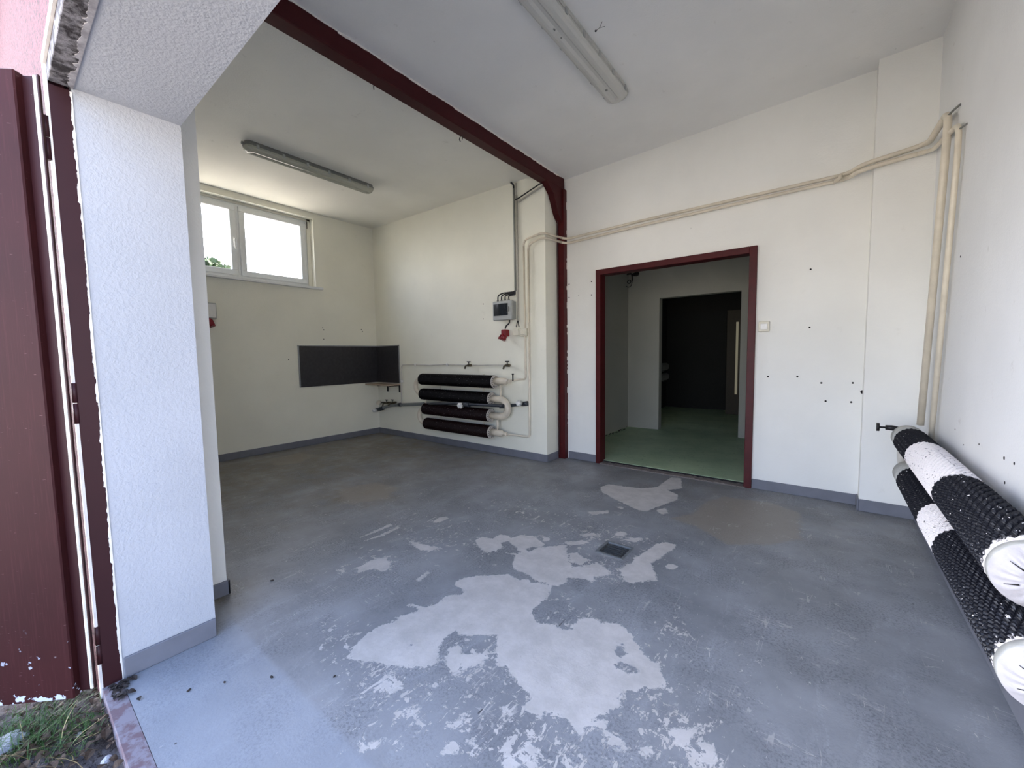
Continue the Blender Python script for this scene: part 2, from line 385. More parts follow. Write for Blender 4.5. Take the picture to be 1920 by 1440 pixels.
def tag(o, label=None, cat=None, group=None, kind=None):
    if label: o['label'] = label
    if cat: o['category'] = cat
    if group: o['group'] = group
    if kind: o['kind'] = kind
    return o
def thing(name, loc, label, cat, group=None): return tag(empty(name, loc), label, cat, group)
def struct(o): o['kind'] = 'structure'; return o
def quad(bm, pts):
    return bm.faces.new([bm.verts.new(p) for p in pts])

# ------------------------------------------------------------------ key planes
XL, XR = -5.70, 0.545          # window wall, right wall
YR, YD, YP = 3.80, 4.11, 3.98  # radiator wall, door wall, pier face
YF0, YF1 = 0.18, 0.532         # facade, inner face of front wall
OX0, OX1, OZ = -2.10, 0.46, 2.17
TOP = 3.6
def zc(x): # ceiling height
    if x < -2.42: return 3.235 + (x+5.7)*(-0.045/3.28)
    return 3.19 + (x+2.42)*(0.08/2.9)

# floor ------------------------------------------------------------
def build_floor():
    xs = np.concatenate([np.arange(-5.75, -3.0, 0.05), np.arange(-3.0, 0.60, 0.0125)])
    ys = np.arange(0.225, 4.20, 0.0125)
    X, Y = np.meshgrid(xs, ys)
    pts = np.stack([X.ravel(), Y.ravel()], 1)
    def poly(off, uv, sc=16/3):
        return np.array([at(off[0]+a/sc, off[1]+b/sc, 2, 0.0)[:2] for a, b in uv])
    def sdf(P):
        d = np.full(len(pts), 1e9); ins = np.zeros(len(pts), bool)
        for a, b in zip(P, np.roll(P, -1, 0)):
            e = b-a; w = pts-a
            t = np.clip((w@e)/max(e@e, 1e-12), 0, 1)[:, None]
            d = np.minimum(d, ((w-t*e)**2).sum(1))
            c = (a[1] > pts[:, 1]) != (b[1] > pts[:, 1])
            with np.errstate(divide='ignore', invalid='ignore'):
                xx = (b[0]-a[0])*(pts[:, 1]-a[1])/(b[1]-a[1])+a[0]
            ins ^= c & (pts[:, 0] < xx)
        return np.where(ins, 1, -1)*np.sqrt(d)
    A, B, Cc, D, E, F = (600, 960), (860, 980), (600, 1170), (900, 1170), (1180, 1170), (1040, 860)
    def cat(*parts):
        return np.concatenate([poly(o, uv) for o, uv in parts])
    patches = [
      cat((A, [(1440,665),(1500,650),(1600,635),(1740,640),(1880,620)]),
          (B, [(500,515),(540,540),(580,570),(690,570),(720,600),(860,610),(920,630),(930,660),(885,740),(830,790),(760,850),(720,905),(760,945),(770,985),(800,1005),(960,1025),(1000,1050),(1040,1080),(1110,1075),(1150,1030),(1220,965),(1300,945),(1370,960),(1430,1000),(1510,1005),(1600,1010),(1660,1060),(1720,1110)]),
          (D, [(1540,170),(1600,240),(1640,300),(1700,360),(1780,400),(1810,470),(1850,560),(1840,620),(1760,650),(1650,640),(1560,665),(1420,665),(1395,730),(1415,800),(1370,840),(1310,850),(1280,900),(1200,915),(1140,950),(1060,1010),(1030,1070),(985,1095),(950,1060),(920,1010),(880,970),(830,935),(780,900),(700,880),(620,940),(520,900),(440,860),(480,780),(540,750),(480,700),(420,640),(330,540),(290,480),(265,430),(200,415),(165,350),(165,240),(180,160)]),
          (Cc, [(1770,110),(1600,110),(1480,115),(1400,100),(1385,60),(1330,80),(1240,150),(1200,215),(1180,290),(1190,370),(1150,400),(1050,430),(940,430),(850,420),(800,410),(700,435),(640,410),(600,385),(480,375),(400,375),(310,340),(320,270),(380,180),(450,120),(560,40)]),
          (A, [(700,1100),(760,1100),(760,1060),(800,1040),(940,1010),(1000,970),(930,940),(880,940),(900,920),(1000,940),(1080,950),(1160,920),(1230,860),(1300,830),(1400,830),(1440,800),(1410,760),(1340,730),(1350,710),(1400,680)])),
      poly(Cc, [(1380,190),(1420,250),(1400,300),(1560,290),(1680,330),(1600,400),(1500,440),(1400,400),(1400,460),(1390,540),(1340,520),(1300,450),(1250,400),(1260,330),(1300,240)]),
      poly(Cc, [(600,560),(650,540),(700,580),(740,650),(820,630),(740,690),(680,680),(600,620)]),
      poly(Cc, [(390,1190),(410,1150),(440,1210),(540,1180),(680,1150),(700,1180),(600,1200),(520,1240),(400,1285)]),
      poly(Cc, [(850,860),(910,840),(950,920),(1040,1000),(1040,1030),(960,990),(910,1000),(930,940),(860,880)]),
      poly(Cc, [(1260,980),(1340,990),(1440,890),(1470,900),(1440,970),(1330,1060)]),
      poly(Cc, [(1200,1290),(1300,1180),(1400,1210),(1380,1290),(1300,1290)]),
      poly(Cc, [(1110,620),(1160,580),(1180,600),(1150,645)]),
      poly(Cc, [(1480,1140),(1530,1130),(1580,1220),(1570,1260),(1520,1230)]),
      poly(Cc, [(1800,840),(1850,840),(1920,910),(1900,930)]),
      poly(D, [(1100,1000),(1170,960),(1240,970),(1280,1060),(1380,1140),(1440,1200),(1500,1330),(1480,1340),(1400,1250),(1300,1200),(1260,1100),(1170,1040)]),
      poly(D, [(230,1380),(300,1320),(420,1400),(560,1340),(600,1440),(220,1440)]),
      poly(D, [(440,1240),(540,1200),(580,1290),(500,1320)]),
      poly(D, [(850,1330),(940,1400),(930,1440),(830,1400)]),
      poly(E, [(360,1060),(480,1060),(600,1040),(720,1010),(740,1050),(640,1110),(600,1150),(620,1210),(560,1240),(470,1170),(400,1120)]),
      poly(E, [(680,1200),(720,1180),(860,1230),(860,1300),(830,1400),(700,1370),(750,1280)]),
      poly(E, [(80,1250),(180,1220),(240,1290),(140,1320)]),
      poly(B, [(160,175),(230,150),(290,145),(320,165),(360,155),(400,120),(500,130),(520,155),(560,140),(620,125),(700,130),(760,140),(840,200),(860,220),(830,245),(1000,230),(1050,210),(1080,240),(1075,300),(1110,390),(1130,440),(1250,440),(1380,400),(1440,430),(1520,490),(1460,540),(1340,530),(1370,575),(1310,585),(1220,555),(1100,550),(1060,610),(1000,630),(920,630),(860,600),(760,570),(700,520),(560,470),(540,420),(560,370),(560,330),(480,300),(500,305),(600,310),(620,290),(560,230),(500,180),(420,200),(440,255),(400,265),(280,305),(200,240)]),
      poly(B, [(840,150),(880,135),(915,165),(880,190),(840,180)]),
      poly(B, [(1060,190),(1160,190),(1290,180),(1300,205),(1150,225),(1070,220)]),
      poly(B, [(1230,115),(1330,105),(1420,125),(1240,138)]),
      poly(B, [(1550,110),(1640,85),(1690,115),(1600,140)]),
      poly(B, [(1660,170),(1780,150),(1860,160),(1760,195)]),
      poly(B, [(1090,310),(1180,300),(1240,350),(1300,370),(1230,420),(1130,400)]),
      poly(A, [(350,605),(400,550),(470,500),(600,460),(660,460),(700,520),(680,570),(620,605),(560,565),(480,580),(400,600)]),
      poly(A, [(880,280),(1000,320),(1100,340),(1200,350),(1120,385),(1000,378),(930,330)]),
      poly(A, [(1140,100),(1180,60),(1260,45),(1280,65),(1200,100)]),
      poly(A, [(170,580),(210,565),(245,600),(210,620)]),
      poly(A, [(400,255),(560,180),(700,120),(720,135),(560,200)]),
      poly(A, [(440,290),(620,220),(780,145),(790,160),(620,240)]),
      poly(A, [(970,670),(1080,600),(1100,610),(990,690)]),
      poly(F, [(330,205),(390,185),(620,215),(745,205),(775,175),(840,135),(910,140),(915,215),(810,225),(885,260),(885,295),(730,350),(655,380),(590,365),(520,330),(430,290),(380,260),(340,240)], 3.84),
      poly(F, [(730,370),(800,355),(820,390),(770,402)], 3.84),
      poly(F, [(245,382),(390,374),(380,392),(260,402)], 3.84),
      poly(F, [(435,340),(500,352),(480,364)], 3.84),
      poly(F, [(800,600),(870,620),(860,650),(800,680),(755,720),(690,750),(735,850),(730,875),(640,885),(550,895),(500,870),(465,800),(490,775),(565,755),(570,720),(700,640),(720,620)], 3.84),
      poly(F, [(840+44*math.cos(k*.628), 778+19*math.sin(k*.628)) for k in range(10)], 3.84),
      poly(F, [(200,545),(300,545),(330,550),(220,562)], 3.84),
    ]
    holes = [poly(D, [(1340,230),(1420,200),(1440,260),(1480,290),(1400,335),(1345,280)]),
             poly(D, [(1350,400),(1450,380),(1580,460),(1590,490),(1500,500),(1370,455)]),
             poly(Cc, [(880,215),(930,195),(950,225),(890,230)]),
             poly(B, [(670,265),(740,240),(820,240),(760,270),(700,290)])]
    w = np.full(len(pts), -9.0)
    for p in patches: w = np.maximum(w, sdf(p))
    for p in holes: w = np.minimum(w, -sdf(p))
    wear = np.clip(w, -0.5, 0.5)
    def blob(u, v, rx, ry):
        c = at(u, v, 2, 0); return np.exp(-(((pts[:, 0]-c.x)/rx)**2+((pts[:, 1]-c.y)/ry)**2))
    fl = np.zeros(len(pts))
    for u, v, rx, ry, k in ((1000,1400,.42,.22,.85),(1250,1330,.22,.22,.85),(720,1290,.3,.16,.9),(900,1250,.18,.14,.9),(1260,1190,.12,.2,.9),
                            (1130,1070,.22,.18,.8),(1110,1000,.5,.3,.75),(830,1000,.55,.3,.7),(700,1050,.3,.2,.7),(1000,965,.7,.35,.7),(1290,1420,.16,.1,1.0),
                            (1060,1150,.2,.18,.75),(640,1200,.28,.12,.9),(1180,930,.5,.4,.4),(1400,1250,.25,.3,.45),(800,930,.7,.4,.4),(560,1010,.6,.4,.35)):
        fl = np.maximum(fl, k*blob(u, v, rx, ry))
    fl = fl + 0.5*np.exp(np.minimum(w, 0)/0.035)*(w < 0)*(fl > 0.25)
    x, y = pts[:, 0], pts[:, 1]
    dirt_warm_tint = np.clip((-x-2.2)/2.2, 0, 1)*0.75 + 0.35*np.clip((y-2.6)/1.4, 0, 1)  # rises towards window wall: real dirt plus warm light put into the colour
    for u, v, rx, ry in ((560,856,.45,.3),(665,925,.5,.35),(730,825,.5,.3),(410,1120,.15,.15)): dirt_warm_tint = np.maximum(dirt_warm_tint, 1.0*blob(u, v, rx, ry))
    dirt_warm_tint = np.clip(dirt_warm_tint, 0, 1)
    tanp = [poly((0, 0), [(1262,972),(1300,966),(1330,942),(1360,933),(1440,944),(1494,962),(1492,1008),(1440,1018),(1365,1018),(1338,1002),(1310,985)], 1)]
    tn = np.clip(0.5+sdf(tanp[0])/0.22, 0, 1)
    tan2 = poly((0, 0), [(640,918),(700,905),(745,915),(720,935),(650,945)], 1)
    tn = np.maximum(tn, 0.85*np.clip(0.5+sdf(tan2)/0.3, 0, 1))
    tan3 = poly((0, 0), [(505,862),(560,850),(590,853),(560,868),(520,872)], 1)
    tn = np.maximum(tn, 0.9*np.clip(0.5+sdf(tan3)/0.3, 0, 1))
    cr = np.full(len(pts), 1.0)
    for path in ([(820,1415),(850,1380),(870,1362),(890,1342),(905,1330)], [(1046,1176),(1062,1160),(1084,1138)],):
        q = np.array([at(a, b, 2, 0)[:2] for a, b in path])
        for a, b in zip(q, q[1:]):
            e = b-a; ww = pts-a; t = np.clip((ww@e)/(e@e), 0, 1)[:, None]
            cr = np.minimum(cr, np.sqrt(((ww-t*e)**2).sum(1)))
    nx, ny = len(xs), len(ys)
    me = bpy.data.meshes.new('floor')
    idx = np.arange(nx*ny).reshape(ny, nx)
    fc = np.stack([idx[:-1, :-1], idx[:-1, 1:], idx[1:, 1:], idx[1:, :-1]], -1).reshape(-1, 4)
    # cut the drain opening
    cxm = x[fc].mean(1); cym = y[fc].mean(1)
    keep = ~((abs(cxm-DRX) < 0.088) & (abs(cym-DRY) < 0.088))
    fc = fc[keep]
    co = np.stack([x, y, np.zeros_like(x)], 1)
    me.vertices.add(len(co)); me.vertices.foreach_set('co', co.ravel())
    me.loops.add(fc.size); me.loops.foreach_set('vertex_index', fc.ravel().astype(np.int32))
    me.polygons.add(len(fc)); me.polygons.foreach_set('loop_start', np.arange(0, fc.size, 4, dtype=np.int32))
    me.update(calc_edges=True)
    for nm, v in (('wear', wear), ('flake', fl), ('dirt_warm_tint', dirt_warm_tint), ('tan', tn), ('crack', cr)):
        a = me.attributes.new(nm, 'FLOAT', 'POINT'); a.data.foreach_set('value', v.astype(np.float32))
    me.materials.append(M['floor'])
    o = bpy.data.objects.new('floor', me); col.objects.link(o); struct(o)
    return o
DRX, DRY = -1.003, 2.305
floor = build_floor()
struct(box('floor_slab', -6.0, 0.7, 0.225, 4.20, -0.25, -0.012, M['mortar']))

# walls ------------------------------------------------------------
def wall_with_hole(name, axis, p0, p1, a0, a1, z0, z1, h0, h1, hz0, hz1, mat):
    "slab between p0 and p1 on the axis, spanning a0..a1, with a rectangular hole"
    bm = bmesh.new()
    def b(u0, u1, w0, w1):
        if u1-u0 < 1e-4 or w1-w0 < 1e-4: return
        if axis == 0: bx(bm, p0, p1, u0, u1, w0, w1)
        else: bx(bm, u0, u1, p0, p1, w0, w1)
    b(a0, h0, z0, z1); b(h1, a1, z0, z1); b(h0, h1, z0, hz0); b(h0, h1, hz1, z1)
    return struct(link_bm(name, bm, mat))
WY0, WY1, WZ0, WZ1 = 1.10, 2.865, 2.215, 3.16
wall_with_hole('wall_left', 0, XL-0.32, XL, YF0, 4.4, -0.2, TOP, WY0, WY1, WZ0, WZ1, M['wall_cream'])
struct(box('wall_back_left', -6.0, -2.468, YR, 4.4, -0.2, TOP, M['wall_cream']))
wall_with_hole('wall_back', 1, YD, YD+0.10, -2.468, 0.9, -0.2, TOP, -1.985, -0.505, -0.2, 2.12, M['wall'])
struct(box('wall_back_pier', 0.232, 0.60, YP, YD+0.05, -0.2, TOP, M['wall']))
struct(box('wall_right', XR, XR+0.3, YF0, 4.4, -0.2, TOP, M['wall_right']))
# front wall: white inner core, reveals, and pink facade skin
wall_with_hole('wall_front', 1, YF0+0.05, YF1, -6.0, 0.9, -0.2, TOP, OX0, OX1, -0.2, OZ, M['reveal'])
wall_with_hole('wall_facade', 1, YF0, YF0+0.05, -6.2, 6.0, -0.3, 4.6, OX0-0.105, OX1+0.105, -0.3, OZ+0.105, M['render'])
struct(box('wall_front_pier', -2.60, -2.43, YF1, 0.675, 0.0, TOP, M['wall']))
# ceilings
bm = bmesh.new()
for x0, x1 in ((-6.0, -2.42), (-2.42, 0.9)):
    quad(bm, [(x0, YF1-0.1, zc(x0+1e-5 if x0 > -3 else x0)), (x0, 4.3, zc(x0+1e-5 if x0 > -3 else x0)), (x1, 4.3, zc(x1 if x1 > -2 else -2.4201)), (x1, YF1-0.1, zc(x1 if x1 > -2 else -2.4201))])
bx(bm, -6.0, 0.9, YF1-0.1, 4.4, 3.33, TOP)
o = struct(link_bm('ceiling', bm, [M['ceil'], M['ceil_l']])); o.data.polygons[0].material_index = 1
struct(box('roof', -6.2, 1.0, 0.1, 9.4, TOP, TOP+0.2, M['mortar']))
# baseboards: painted plinth strips
def base(name, x0, x1, y0, y1, h=0.085): return struct(box(name, x0, x1, y0, y1, 0.0, h, M['base'], bev=0.003))
base('baseboard_left', XL, XL+0.012, YF1, YR)
base('baseboard_back_left', XL, -2.456, YR-0.012, YR)
base('baseboard_back_left_return', -2.468, -2.456, YR, 4.03)
base('baseboard_back', -2.36, -2.005, YD-0.012, YD)
base('baseboard_back_right', -0.49, 0.222, YD-0.012, YD)
base('baseboard_pier_return', 0.220, 0.232, YP-0.012, YD, 0.09)
base('baseboard_pier', 0.232, XR, YP-0.012, YP, 0.09)
base('baseboard_right', XR-0.014, XR, 0.3, YP, 0.10)
base('baseboard_reveal', OX0, OX0+0.01, YF0+0.055, YF1, 0.082)
base('baseboard_front_pier', -2.43, -2.418, YF1, 0.687, 0.075)
base('baseboard_front_pier_end', -2.60, -2.418, 0.675, 0.687, 0.075)

# steel portal: beam, column, haunch -------------------------------------
pt = thing('steel_frame', (-2.43, 4.06, 0), 'maroon steel ceiling beam with column standing between radiator wall and door wall', 'steel beam')
bm = bmesh.new(); bx(bm, -2.495, -2.39, YF1-0.02, YD-0.02, 3.066, 3.30, 0.006)
link_bm('beam', bm, M['beam'], pt)
bm = bmesh.new(); bx(bm, -2.462, -2.372, 4.035, YD-0.001, 0.0, 3.07, 0.004)
link_bm('column', bm, M['maroon'], pt)
bm = bmesh.new(); bx(bm, -2.452, -2.438, 4.018, 4.034, 0.05, 2.76, 0.002); link_bm('column_edge', bm, M['beam_dark'], pt)
bm = bmesh.new()
for xx in (-2.452, -2.385): pass
prof = [(3.72, 3.07), (4.04, 3.07), (4.04, 2.70), (3.96, 2.78), (3.86, 2.97)]
a = [bm.verts.new((-2.462, y, z)) for y, z in prof]; b = [bm.verts.new((-2.392, y, z)) for y, z in prof]
bm.faces.new(a); bm.faces.new(b[::-1])
for i in range(5): bm.faces.new((a[i], b[i], b[(i+1) % 5], a[(i+1) % 5]))
link_bm('haunch', bm, M['beam'], pt)
bm = bmesh.new(); tube(bm, [(-2.49+0.02*math.cos(t), 2.55, 3.05+0.02*math.sin(t)) for t in [k*math.pi/5-0.6 for k in range(9)]], 0.003, 6)
link_bm('hook', bm, M['darkmetal'], pt)
bm = bmesh.new(); tube(bm, [(-2.498, 1.72, 3.07), (-2.498, 1.722, 3.045)], 0.003, 6); link_bm('wire_stub', bm, M['darkmetal'], pt)
# plaster left proud along the beam's upper edge
bm = bmesh.new()
y = YF1
while y < 4.0:
    L = random.uniform(0.03, 0.12); h = random.uniform(0.006, 0.016)
    z = zc(-2.39)
    bx(bm, -2.391, -2.386, y, min(y+L, 4.0), z-h, z+0.01); y += L
link_bm('plaster_edge', bm, M['trimwhite'], pt)['kind'] = 'stuff'
bm = bmesh.new()
z = 0.4
while z < 3.0:
    L = random.uniform(0.02, 0.09)
    if random.random() < 0.45: bx(bm, -2.3725, -2.369, YD-0.012-random.uniform(0, .006), YD, z, z+L)
    z += L+random.uniform(0.01, 0.06)
link_bm('plaster_edge', bm, M['trimwhite'], pt)['kind'] = 'stuff'

# door frame and the next rooms --------------------------------------------
df = struct(empty('door_1', (-1.25, 4.1, 0)))
bm = bmesh.new(); bx(bm, -2.003, -1.948, 4.078, 4.205, 0.0, 2.128, 0.003); link_bm('frame_post', bm, M['maroon'], df)
bm = bmesh.new(); bx(bm, -0.550, -0.492, 4.078, 4.205, 0.0, 2.128, 0.003); link_bm('frame_post', bm, M['maroon'], df)
bm = bmesh.new(); bx(bm, -1.948, -0.550, 4.078, 4.205, 2.07, 2.128, 0.003); link_bm('frame_head', bm, M['maroon'], df)
bm = bmesh.new()
for i in range(60):
    x = -1.95+i*0.0235
    bx(bm, x, x+0.0235, 4.07+random.uniform(-.006, .004), 4.17, -0.01, 0.006+random.uniform(0, .006))
link_bm('trim_threshold', bm, M['mortar']); struct(bpy.data.objects['trim_threshold'])
struct(box('floor_2', -2.52, 0.6, 4.165, 9.3, -0.2, 0.026, M['green']))
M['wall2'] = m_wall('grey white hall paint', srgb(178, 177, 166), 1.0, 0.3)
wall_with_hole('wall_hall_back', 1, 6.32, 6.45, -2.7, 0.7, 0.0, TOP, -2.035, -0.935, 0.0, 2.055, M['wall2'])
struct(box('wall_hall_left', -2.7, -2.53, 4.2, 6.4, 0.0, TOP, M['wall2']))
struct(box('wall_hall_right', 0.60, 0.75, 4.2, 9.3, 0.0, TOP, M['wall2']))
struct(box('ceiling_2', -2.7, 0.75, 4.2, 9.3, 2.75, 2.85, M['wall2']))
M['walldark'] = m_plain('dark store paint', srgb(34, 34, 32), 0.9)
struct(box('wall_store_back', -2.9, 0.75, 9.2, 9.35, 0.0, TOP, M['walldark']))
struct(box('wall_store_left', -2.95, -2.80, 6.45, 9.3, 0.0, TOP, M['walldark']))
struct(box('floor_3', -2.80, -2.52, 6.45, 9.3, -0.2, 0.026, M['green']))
# dark store beyond: ochre door, added glow strip imitates a frame edge catching light
d3 = struct(empty('door_2', (-1.12, 8.6, 0)))
box('panel', -1.50, -1.02, 8.60, 8.64, 0.03, 2.0, M['doorbrown'], d3, 0.004)
box('glow_strip', -1.345, -1.305, 8.585, 8.60, 0.42, 1.78, M['slit'], d3, 0.003)
box('trim_dark_added', -1.95, -0.55, 4.155, 4.166, -0.01, 0.022, M['slot']); struct(bpy.data.objects['trim_dark_added'])  # dark strip added to hide the brightly lit front edge of the green floor
# debris line at hall floor
bm = bmesh.new()
for i in range(60):
    y = random.uniform(5.0, 6.28); s = random.uniform(.004, .014); x = -2.525+abs(random.gauss(0, .03))
    bx(bm, x, x+s, y, y+s*1.6, 0.026, 0.026+s*0.6)
tag(link_bm('wall_crumbs', bm, M['leafdark']), 'dark crumbs of plaster along the hall wall beyond the red door frame', 'debris', kind='stuff')
# pull-out spotlight / cable remnant on hall wall
sp_ = thing('wall_spotlight', (-2.50, 5.9, 2.35), 'small black spotlight with loose wires high on the hall wall through doorway', 'spotlight')
p = at(1179, 520, 0, -2.50)
tubo('arm', [p+Vector((-.03, 0, .05)), p+Vector((.05, 0, .05)), p+Vector((.06, 0, -.06))], 0.012, M['darkmetal'], sp_, 0.02, 8)
bm = bmesh.new(); tube(bm, [p+Vector((.07, -.04, .02)), p+Vector((.11, .08, .05))], [0.02, 0.04], 12); link_bm('lamp_head', bm, M['darkmetal'], sp_)
bm = bmesh.new(); tube(bm, [p+Vector((.03+.028*math.cos(t), -.06, -.08+.028*math.sin(t))) for t in [k*.7 for k in range(10)]], 0.007, 6); link_bm('ring', bm, M['darkmetal'], sp_)
tubo('wire', [p+Vector((.06, 0, -.06)), p+Vector((.05, -.03, -.15)), p+Vector((.02, -.08, -.17)), p+Vector((0, -.12, -.15))], 0.005, M['cable'], sp_, 0.03, 6)

# wall switch ----------------------------------------------------------------
def on_back(u, v, y=YD): return at(u, v, 1, y)
def wall_box(name, u0, v0, u1, v1, y, depth, mat, parent, bev=0.004):
    a = at(u0, v0, 1, y); b = at(u1, v1, 1, y)
    return box(name, min(a.x, b.x), max(a.x, b.x), y-depth, y, min(a.z, b.z), max(a.z, b.z), mat, parent, bev, 2)
sw = thing('light_switch', at(1433, 612, 1, YD), 'cream double light switch beside the right post of the red door frame', 'light switch')
wall_box('plate', 1422.5, 603.5, 1443, 621.5, YD, 0.028, M['creamplastic'], sw, 0.005)
wall_box('rocker', 1426, 607, 1439, 617.5, YD-0.027, 0.007, M['whiteplastic'], sw, 0.003)
a = at(1427, 622.5, 1, YD-0.01); tubo('cable_stub', [a+Vector((0, .01, .01)), a], 0.005, M['cable'], sw, 0)

# window ----------------------------------------------------------------
w1 = struct(empty('window_1', (XL-0.1, 1.96, 2.24)))
WX = XL-0.10
def ring_frame(name, y0, y1, z0, z1, wd, x0, x1, parent, mat=None, bev=0.006):
    bm = bmesh.new()
    bx(bm, x0, x1, y0, y1, z0, z0+wd, bev); bx(bm, x0, x1, y0, y1, z1-wd, z1, bev)
    bx(bm, x0, x1, y0, y0+wd, z0+wd-.004, z1-wd+.004, bev); bx(bm, x0, x1, y1-wd, y1, z0+wd-.004, z1-wd+.004, bev)
    return link_bm(name, bm, mat or M['upvc'], parent)
fy0, fy1, fz0, fz1 = 1.11, 2.815, 2.235, 3.135
ring_frame('window_frame', fy0, fy1, fz0, fz1, 0.045, WX-0.06, WX, w1)
box('mullion', WX-0.06, WX+0.002, 1.945, 1.985, fz0+.04, fz1-.04, M['upvc'], w1, 0.004)
for (a, b) in ((fy0+.025, 1.950), (1.980, fy1-.025)):
    s_ = ring_frame('sash', a, b, fz0+.025, fz1-.025, 0.068, WX-0.045, WX+0.018, w1)
    ring_frame('seal', a+.062, b-.062, fz0+.087, fz1-.087, 0.005, WX-0.02, WX+0.010, s_, M['seal'], 0.0)
    box('pane', WX-0.018, WX-0.012, a+.06, b-.06, fz0+.085, fz1-.085, M['glass'], s_)
h = thing('x', (0, 0, 0), None, None); bpy.data.objects.remove(h)
bm = bmesh.new(); bx(bm, WX+.018, WX+.030, 1.905, 1.935, 2.60, 2.72, 0.004); bx(bm, WX+.030, WX+.060, 1.912, 1.928, 2.68, 2.70, .003); bx(bm, WX+.050, WX+.064, 1.908, 1.932, 2.575, 2.70, .006)
link_bm('window_handle', bm, M['whiteplastic'], w1)
bm = bmesh.new(); bx(bm, WX-0.01, XL+0.045, 1.00, 2.95, 2.185, 2.217, 0.004); link_bm('window_sill', bm, M['upvc'], w1)
bm = bmesh.new(); bx(bm, WX+.001, WX+.004, 2.818, 2.832, 3.03, 3.13); link_bm('foam_gap', bm, M['leafdark'], w1)
struct(box('trim_1', WX-.06, WX+.004, 2.815, WY1, fz0-.03, WZ1, M['wall_cream']))
struct(box('trim_2', WX-.06, WX+.004, fy0-.03, WY1, 3.135, WZ1+.01, M['wall_cream']))
struct(box('trim_3', WX-.06, WX+.004, fy0-.03, WY1, WZ0-.01, fz0, M['wall_cream']))

# splashback boards ------------------------------------------------------
sb = thing('splashback', (XL+.05, YR-.05, 0.82), 'black splashback boards with thin metal trim wrapping the far left corner', 'board')
pa = at(562, 650, 0, XL+.008); yb0 = at(558, 646, 0, XL+.008).y
zt, zb = at(558, 647, 0, XL).z, at(562.4, 726.5, 0, XL).z
xr_ = at(748.5, 647, 1, YR).x
box('board', XL, XL+.010, yb0+.012, YR, zb, zt-.012, M['board'], sb)
box('board', XL+.010, xr_-.012, YR-.010, YR, zb, zt-.012, M['board'], sb)
bm = bmesh.new()
bx(bm, XL, XL+.014, yb0, YR, zt-.014, zt); bx(bm, XL, XL+.014, yb0, yb0+.014, zb, zt)
bx(bm, XL, xr_, YR-.014, YR, zt-.014, zt); bx(bm, xr_-.014, xr_, YR-.014, YR, zb, zt)
link_bm('edge_trim', bm, M['alu'], sb)
sh = thing('corner_shelf', (XL+.35, YR-.1, 0.81), 'small pale chipboard shelf on two dark brackets under the black boards', 'shelf')
zs = zb-0.012
c1, c2 = at(686, 717.5, 2, zs), at(732, 719.5, 2, zs)
bm = bmesh.new()
xs1 = xr_+.005; dpt = 0.24
bx(bm, XL+.012, xs1, YR-dpt, YR-.012, zs-.02, zs, .002)
link_bm('board', bm, M['shelf'], sh)
for xx in (XL+.27, XL+.57):
    bm = bmesh.new(); bx(bm, xx-.014, xx+.014, YR-.016, YR-.002, zs-.13, zs-.02, .002); bx(bm, xx-.012, xx+.012, YR-.19, YR-.01, zs-.032, zs-.02, .002)
    link_bm('bracket', bm, M['darkmetal'], sh)

# water pipe with taps ------------------------------------------------------
wp = thing('water_pipe', at(752, 683, 1, YR), 'thin cold water pipe with two brass taps above the four-tube radiator', 'water pipe')
yy = YR-0.025
def A(u, v, y=None): return at(u, v, 1, YR-0.025 if y is None else y)
_p = smooth_path([A(748, 756), A(753, 755), A(753, 684), A(778, 683.3), A(805, 684.8), A(840, 683.2), A(880, 684.6), A(958, 684.5)], .05)
_c = next(i for i, q in enumerate(_p) if q.z > 1.0)
for seg_ in (_p[:_c+1], _p[_c:]):
    bm = bmesh.new(); tube(bm, seg_, .009, 8); link_bm('pipe_run', bm, M['pipe_w'], wp)
for u in (778.5, 838.5, 753):
    v = 683.5 if u != 753 else 715
    c = A(u, v); bm = bmesh.new(); bx(bm, c.x-.013, c.x+.013, YR-.040, YR, c.z-.016, c.z+.016, .004); link_bm('clip', bm, M['whiteplastic'], wp)
def valve(u, v, parent, k=1.0, label=None):
    c = A(u, v); bm = bmesh.new()
    tube(bm, [c+Vector((0, .02, 0)), c+Vector((0, -.05*k, 0))], 0.014*k, 8)
    tube(bm, [c+Vector((-.03*k, -.03, 0)), c+Vector((.03*k, -.03, 0))], 0.017*k, 8)
    tube(bm, [c+Vector((0, -.045*k, 0)), c+Vector((0, -.10*k, -.005)), c+Vector((0, -.115*k, -.04*k))], 0.011*k, 8)
    t = link_bm('tap', bm, M['brass'], parent)
    bm = bmesh.new(); tube(bm, [c+Vector((0, -.04*k, .012)), c+Vector((0, -.04*k, .045*k))], 0.006*k, 8)
    bx(bm, c.x-.028*k, c.x+.028*k, c.y-.05*k, c.y-.03*k, c.z+.04*k, c.z+.052*k, .003)
    link_bm('handle', bm, M['darkmetal'], t); return t
valve(883, 685, wp); valve(955, 685, wp)
cl = thing('tap_cluster', A(720, 755), 'cluster of brass valves and fittings below the small corner shelf', 'valves')
c0, c1 = A(702, 755), A(743, 754)
tubo('manifold', [c0, c1], 0.012, M['brass'], cl, 0, 8)
for u, k in ((705, .8), (729, 1.0), (740, 1.0)): valve(u, 755, cl, k)
c = A(715, 754.5); bm = bmesh.new(); tube(bm, [c+Vector((0, -.07, .0)), c+Vector((0, -.02, 0))], 0.034, 16); link_bm('meter_ring', bm, M['pipe'], cl)

